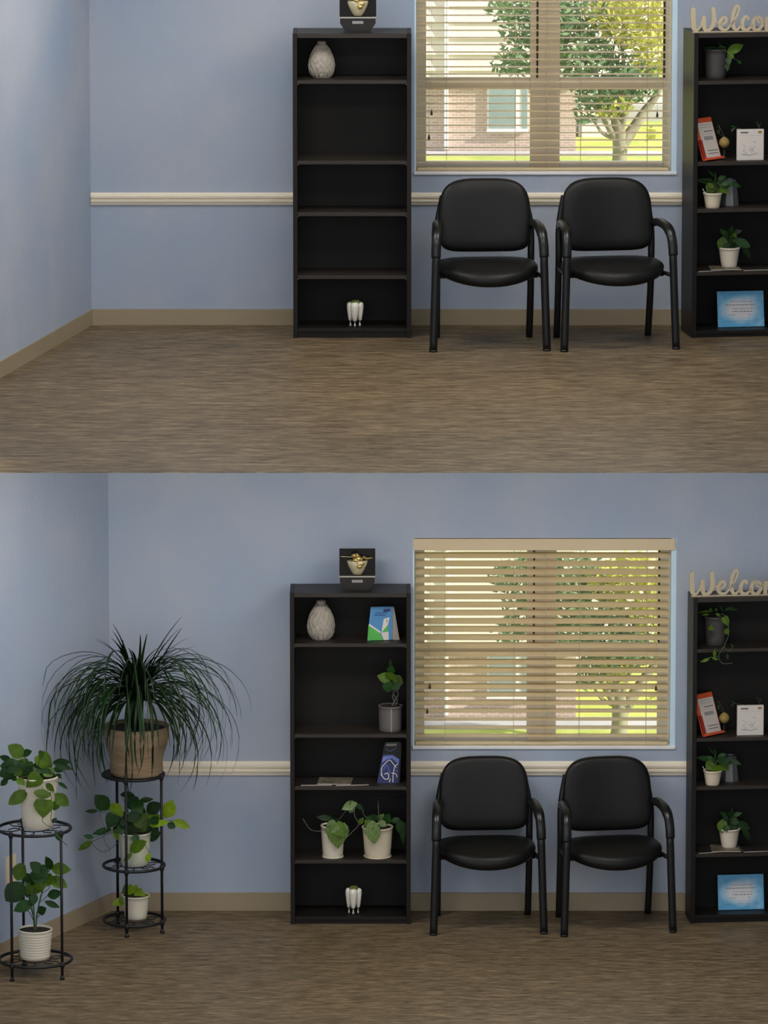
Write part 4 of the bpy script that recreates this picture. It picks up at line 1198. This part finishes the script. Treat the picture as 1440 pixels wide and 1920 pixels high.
def stand(label, centre_px, foot_px, tiers, R, yaw, Hrow):
    c = FL(*centre_px, 0.0); f = Fr(c, 0)
    t = thing('plant_stand', label, 'plant stand', c, 0, 'black iron plant stands')
    legs = [(R * math.cos(a), R * math.sin(a)) for a in yaw]
    H = tiers[-1][0]
    for (x, y) in legs:
        bm = bmesh.new()
        tube(bm, [(x, y, .006), (x, y, H + .002)], .0075, 10)
        lathe(bm, [(0, 0), (.013, 0), (.012, .010), (.0075, .022), (0, .022)], 10, (x, y))
        for z, _ in tiers: lathe(bm, [(.0, z - .022), (.008, z - .022), (.013, z - .010), (.014, z), (.012, z + .010), (.007, z + .016), (0, z + .016)], 10, (x, y))
        obj('leg', bm, 'iron', t, True)
    for z, solid in tiers:
        ring = [(R * math.cos(2 * math.pi * k / 40), R * math.sin(2 * math.pi * k / 40), z) for k in range(40)]
        rg = obj('tier_ring', T(ring, .0085, 8, closed=True), 'iron', t, True)
        if solid:
            obj('tier_plate', LA([(0, z - .004), (R * .97, z - .004), (R * .98, z + .003), (0, z + .003)], 40), 'iron', rg)
        else:
            for k in range(6):
                a = 2 * math.pi * k / 6 + .3
                sc = smoothline([(R * .98 * math.cos(a), R * .98 * math.sin(a), z), (R * .7 * math.cos(a + .28), R * .7 * math.sin(a + .28), z), (R * .42 * math.cos(a + .05), R * .42 * math.sin(a + .05), z),
                                 (R * .55 * math.cos(a - .3), R * .55 * math.sin(a - .3), z), (R * .72 * math.cos(a - .05), R * .72 * math.sin(a - .05), z)], 4)
                obj('scroll', T(sc, .0032, 5), 'iron', rg, True)
            obj('inner_ring', T([(R * .42 * math.cos(2 * math.pi * k / 24), R * .42 * math.sin(2 * math.pi * k / 24), z) for k in range(24)], .0032, 5, closed=True), 'iron', rg, True)
    return f, legs


RA = m_(57) * .985
A1 = [math.radians(258), math.radians(-22), math.radians(125)]
fA0 = Fr(FL(252, 1744, 0))
zA = lambda row: fA0.px(252, row, 0).z
fA, legsA = stand('tall black three-tier iron plant stand in the corner', (252, 1744), None, [(zA(1724), False), (zA(1622), False), (zA(1452), True)], RA, A1, 0)
fB0 = Fr(FL(67, 1826, 0))
zB = lambda row: fB0.px(67, row, 0).z
B1 = [math.radians(233), math.radians(-40), math.radians(112)]
RBs = m_(66) * .985
fB, legsB = stand('black iron plant stand at the left edge of the lower room', (67, 1826), None, [(zB(1798), False), (zB(1553), False)], RBs, B1, 0)


def on_tier(fr, x, row, z, v):
    p = fr.px(x, row, v); return Fr(fr.w(p.x, v, z))


# ponytail palm in the carved wooden pot
f = on_tier(fA, 256, 1450, zA(1452) + .0035, 0)
t = thing('ponytail_palm', 'large ponytail palm with arching leaves in a carved wooden pot', 'plant', f.o, 0)
h = m_(91)
R0 = m_(61)
obj('pot', LA([(0, 0), (R0 * .74, 0), (R0 * .78, .006), (R0 * .80, h * .10), (R0 * .79, h * .28), (R0 * .83, h * .42), (R0 * .91, h * .58), (R0 * .955, h * .70), (R0 * .97, h * .74), (R0 * .965, h * .76), (R0 * .99, h * .90),
               (R0, h), (R0 * .93, h), (R0 * .91, h * .93), (0, h * .92)], 44), 'wood_pot', t, True)
obj('soil', LA([(0, h * .945), (R0 * .5, h * .94), (R0 * .905, h * .93), (R0 * .905, h * .915), (0, h * .915)], 24), 'soil', t, True)
rp = random.Random(21)
crown = h + m_(60)
for k in range(6):
    a = k * 1.05 + .3; q = .022 + .012 * (k % 2)
    obj('stalk', T(smoothline([(q * math.cos(a) * 1.2, q * math.sin(a) * 1.2, h * .93), (q * math.cos(a), q * math.sin(a), h + .06), (q * 1.3 * math.cos(a), q * 1.3 * math.sin(a), crown + rp.uniform(-.02, .05))], 4), [.016] * 4 + [.014] * 4 + [.010], 8), 'leaf_palm', t, True)
wl_a, wl_d = al, dl
wl_n = Vector((-nl.x, -nl.y, 0))           # into the room
for k in range(215):
    az = rp.uniform(0, 2 * math.pi)
    u = rp.random()
    el = math.radians(12 + 66 * u)
    L = rp.uniform(.50, .92)
    bend = math.radians(rp.uniform(120, 185))
    w0 = rp.uniform(.0055, .0095)
    if k < 30: L = rp.uniform(.30, .46); el = math.radians(rp.uniform(62, 88)); bend = math.radians(rp.uniform(20, 70)); w0 = .0105
    elif k < 70: L = rp.uniform(.34, .50); el = math.radians(rp.uniform(-5, 30)); bend = math.radians(rp.uniform(70, 100))
    elif k > 195: L = rp.uniform(.8, 1.05); el = math.radians(rp.uniform(60, 80)); bend = math.radians(rp.uniform(170, 230)); w0 = .004
    n = 13; p = Vector((.03 * math.cos(az), .03 * math.sin(az), crown + rp.uniform(-.05, .05))); pts = [p.copy()]
    dv = Vector((math.cos(az), math.sin(az), 0)); q_ = dv.dot(wl_n)
    if q_ < -.55:
        u_ = rp.uniform(.15, .58); dv = wl_n * (-u_) + wl_d * math.sqrt(1 - u_ * u_)
    if dv.y > .62: dv.y *= -.5
    az = math.atan2(dv.y, dv.x); p = Vector((.03 * math.cos(az), .03 * math.sin(az), p.z)); pts = [p.copy()]
    az2 = az; tw = rp.uniform(-.05, .05)
    for i in range(n):
        s = (i + .5) / n
        pit = el - bend * s ** 1.1
        pit = max(pit, math.radians(-125))
        az2 += tw
        p = p + Vector((math.cos(pit) * math.cos(az2), math.cos(pit) * math.sin(az2), math.sin(pit))) * (L / n)
        q = f.o + p
        if q.y > -.03: p.y = -.03 - f.o.y
        q = f.o + p
        dd = (Vector((q.x, q.y, 0)) - wl_a).dot(wl_n)
        if dd < .03: p += wl_n * (.03 - dd)
        rr_ = math.hypot(p.x, p.y)
        if p.z < h + .01 and rr_ < R0 * 1.05:
            s_ = R0 * 1.05 / max(rr_, .001); p.x *= s_; p.y *= s_
        pts.append(p.copy())
    bm = bmesh.new(); rows = []
    for i, c in enumerate(pts):
        tn = (pts[min(i + 1, n)] - pts[max(i - 1, 0)]).normalized()
        sdv = tn.cross(Vector((0, 0, 1)))
        if sdv.length < .05: sdv = Vector((-math.sin(az), math.cos(az), 0))
        sdv.normalize(); nn = sdv.cross(tn)
        x = i / n; w = w0 * (.8 + .5 * x if x < .25 else (.925 * (1 - ((x - .25) / .75)) ** .75 + .12))
        rows.append((bm.verts.new(c + sdv * w + nn * w * .5), bm.verts.new(c), bm.verts.new(c - sdv * w + nn * w * .5)))
    for a_, b_ in zip(rows, rows[1:]):
        bm.faces.new((a_[0], a_[1], b_[1], b_[0])); bm.faces.new((a_[1], a_[2], b_[2], b_[1]))
    obj('leaf', bm, 'leaf_palm', t, True)

# pothos on the middle tier
zf = zoomer(130, 1440, 5.646)
f = on_tier(fA, 253, 1620, zA(1622) + .0085, -.01)
t = thing('potted_pothos', 'pothos with lime and dark leaves in pale pot on the corner stand middle tier', 'plant', f.o, 0)
planter(t, m_(30), m_(25), m_(61), 'pale_plastic', soil_drop=.008)
leaves_px(t, f, zf, 5.646, [(415, 440, 280, 295, 135, 'do'), (430, 385, 565, 498, 105, 'lo'), (300, 455, 165, 460, 38, 'dl'), (480, 490, 400, 645, 120, 'dh'), (450, 650, 240, 695, 65, 'dl'), (260, 740, 150, 715, 45, 'dl'),
                            (250, 775, 85, 870, 60, 'ml'), (600, 420, 725, 310, 125, 'do'), (540, 280, 690, 285, 60, 'do'), (740, 350, 890, 325, 52, 'dl'), (820, 470, 960, 375, 115, 'do'), (690, 360, 770, 480, 120, 'dh'), (810, 490, 995, 550, 75, 'lo'),
                            (1010, 530, 1090, 350, 130, 'lo'), (1100, 555, 1275, 630, 75, 'lo'), (850, 610, 1050, 565, 62, 'lo'), (1040, 580, 1120, 635, 66, 'do'), (800, 735, 962, 685, 110, 'do'), (720, 500, 810, 660, 140, 'mh'),
                            (790, 690, 525, 600, 125, 'mh'), (640, 885, 805, 775, 105, 'mo', -.11), (660, 905, 572, 985, 42, 'ml', -.11), (490, 640, 535, 770, 75, 'lo'), (680, 715, 735, 800, 70, 'dh', -.1), (560, 520, 650, 590, 130, 'do'),
                            (640, 470, 720, 560, 120, 'do'), (600, 620, 520, 690, 110, 'do'), (870, 520, 930, 590, 90, 'do'), (850, 900, 820, 1000, 55, 'lo', -.09)], .05, pet=(0, 0, m_(56)))
for _ in range(14):
    ang = rng.uniform(0, 6.28); q = rng.uniform(.3, 1)
    bx_, by_ = 680 + 170 * q * math.cos(ang), 560 + 110 * q * math.sin(ang)
    leaves_px(t, f, zf, 5.646, [(bx_, by_, bx_ + 110 * math.cos(ang) + 20, by_ + 60 * math.sin(ang) + 50, rng.uniform(80, 120), rng.choice(['do', 'dh', 'mo', 'do']), rng.uniform(-.02, .08))])
vine_px(t, f, zf, [(510, 790), (430, 860), (340, 885), (260, 820), (235, 770)], v=-.05); vine_px(t, f, zf, [(450, 660), (370, 710), (385, 800), (430, 850)], v=-.05)
vine_px(t, f, zf, [(330, 440), (330, 520), (360, 600), (400, 650)], v=-.03)
# lime seedling on the bottom tier
f = on_tier(fA, 255, 1722, zA(1724) + .0085, 0.0)
t = thing('potted_seedling', 'small lime green plant in white pot on the corner stand bottom tier', 'plant', f.o, 0)
planter(t, m_(25.5), m_(20), m_(44), 'white_glaze', soil_drop=.006)
leaves_px(t, f, zf, 5.646, [(610, 1420, 598, 1205, 80, 'ml'), (640, 1410, 650, 1225, 90, 'll'), (660, 1400, 710, 1240, 120, 'll'), (690, 1400, 800, 1310, 100, 'll'), (690, 1395, 872, 1362, 66, 'll'), (600, 1400, 450, 1440, 75, 'll'),
                            (690, 1340, 770, 1275, 55, 'll'), (620, 1420, 520, 1380, 80, 'ml'), (650, 1420, 680, 1330, 90, 'dl')], .03)

# left edge stand
zf = zoomer(0, 1380, 8.727)
f = on_tier(fB, 71, 1553, zB(1553) + .0085, -.01)
t = thing('potted_pothos', 'full green pothos in tall white pot on the left edge stand', 'plant', f.o, 0)
planter(t, m_(37), m_(27), m_(94), 'white_glaze', soil_drop=.008)
leaves_px(t, f, zf, 8.727, [(400, 340, 142, 155, 190, 'mo'), (360, 310, 512, 245, 100, 'do'), (440, 370, 195, 700, 210, 'mo'), (650, 300, 835, 590, 210, 'mh'), (640, 350, 700, 270, 120, 'mo'), (860, 440, 1165, 420, 100, 'dl'), (870, 440, 1185, 550, 90, 'dl'),
                            (880, 530, 1030, 570, 90, 'dl'), (650, 610, 905, 620, 110, 'do'), (930, 620, 1005, 695, 65, 'dl'), (660, 650, 415, 835, 215, 'mh', -.1), (450, 890, 138, 1118, 165, 'mo', -.08), (700, 865, 690, 1030, 225, 'mo', -.12),
                            (720, 1040, 700, 1350, 250, 'mh', -.12), (900, 940, 1118, 1148, 160, 'mo', -.08), (950, 1050, 870, 1225, 115, 'ml', -.09), (760, 780, 880, 905, 90, 'ml', -.1), (950, 760, 1105, 862, 55, 'dl'), (180, 400, 0, 335, 85, 'do'),
                            (170, 560, -20, 650, 130, 'do'), (200, 480, 10, 490, 120, 'do'), (130, 690, 10, 820, 80, 'do'), (560, 480, 420, 640, 180, 'do', .02), (560, 450, 700, 600, 180, 'do', .03), (300, 480, 330, 660, 150, 'do', .02),
                            (280, 400, 120, 480, 130, 'do', .03), (420, 420, 500, 560, 150, 'do', .0), (700, 640, 820, 740, 120, 'do', 0), (300, 560, 60, 700, 120, 'do', .03), (280, 700, 400, 800, 100, 'ml', -.09)], .05, pet=(0, 0, m_(86)))
for _ in range(24):
    ang = rng.uniform(0, 6.28); q = rng.uniform(.2, 1)
    bx_, by_ = 480 + 360 * q * math.cos(ang), 520 + 150 * q * math.sin(ang)
    leaves_px(t, f, zf, 8.727, [(bx_, by_, bx_ + 170 * math.cos(ang) + rng.uniform(-40, 40), by_ + 70 * math.sin(ang) + 90, rng.uniform(110, 170), rng.choice(['do', 'dh', 'mo', 'do', 'ml']), rng.uniform(-.04, .09))])
vine_px(t, f, zf, [(760, 780), (820, 900), (850, 1100), (830, 1390)], v=-.11, m='stem_green'); vine_px(t, f, zf, [(700, 1340), (700, 1400), (780, 1470), (850, 1490), (890, 1560), (1000, 1700), (1100, 1790)], v=-.20)
leaves_px(t, f, zf, 8.727, [(890, 1560, 1010, 1730, 75, 'do', -.20), (850, 1420, 930, 1340, 60, 'dl', -.12)], .01)

zf = zoomer(0, 1580, 6.86)
f = on_tier(fB, 66, 1795, zB(1798) + .0085, -.01)
t = thing('potted_umbrella_plant', 'upright dark-leaved plant in ribbed white pot on the left edge stand', 'plant', f.o, 0)
planter(t, m_(31), m_(26), m_(54), 'white_glaze', soil_drop=.010, ribs=9)
for pts in ([(440, 1190), (435, 980), (400, 830), (330, 500)], [(450, 1190), (440, 980), (430, 780), (440, 560)], [(460, 1190), (470, 980), (500, 800), (540, 640), (600, 420), (640, 340)], [(430, 1000), (380, 900), (330, 850)], [(470, 980), (520, 920), (550, 870)],
            [(500, 770), (560, 730), (610, 680)], [(540, 650), (620, 600), (640, 560)]):
    P = [f.px(*zf(x, y), 0) for x, y in pts]
    obj('stem', T(smoothline(P, 4), .0042 if len(pts) > 3 else .0022, 6), 'stem_green', t, True)
leaves_px(t, f, zf, 6.86, [(545, 385, 390, 252, 100, 'do'), (590, 395, 553, 280, 70, 'do'), (660, 345, 598, 190, 75, 'do'), (660, 330, 908, 348, 120, 'ml'), (610, 450, 388, 392, 160, 'do'), (600, 490, 278, 645, 160, 'ml'), (340, 410, 160, 335, 165, 'mo'),
                           (310, 520, 65, 752, 190, 'do'), (430, 770, 178, 868, 115, 'do'), (630, 450, 862, 568, 110, 'mo'), (610, 685, 785, 640, 90, 'do'), (575, 755, 772, 835, 60, 'dl'), (490, 900, 585, 845, 85, 'do'), (440, 640, 430, 800, 75, 'do'),
                           (330, 390, 375, 520, 100, 'do'), (480, 480, 560, 600, 130, 'mo'), (420, 560, 340, 700, 120, 'do'), (560, 460, 690, 500, 120, 'mo'), (480, 520, 420, 420, 130, 'do')], .05, wf=1.45)

# cream plate low on the left wall
pz = W(20, 1634, 0)
pt = None
for k in range(400):                       # where the sight line meets the left wall
    q = CAM + ray(20, 1634) * ((D - 6 + k * .02) / F)
    if (Vector((q.x, q.y, 0)) - wl_a).dot(wl_n) < .002: pt = q; break
if pt:
    t = thing('wall_outlet', 'cream wall plate on the left wall behind the left edge stand', 'wall plate', (pt.x, pt.y, pt.z - m_(31)), math.atan2(wl_d.y, wl_d.x) + math.pi)
    ww = .058
    dirx = wl_d
    obj('plate', B(-ww, ww, -.003, .008, 0, m_(62), bev=.002), 'plate_cream', t)
    for z in (.3, .7): obj('socket', LA([(0, 0), (.016, 0), (.016, .003), (0, .003)], 14), 'cream_trim', t, loc=(0, .008, m_(62) * z), rot=(-math.pi / 2, 0, 0))
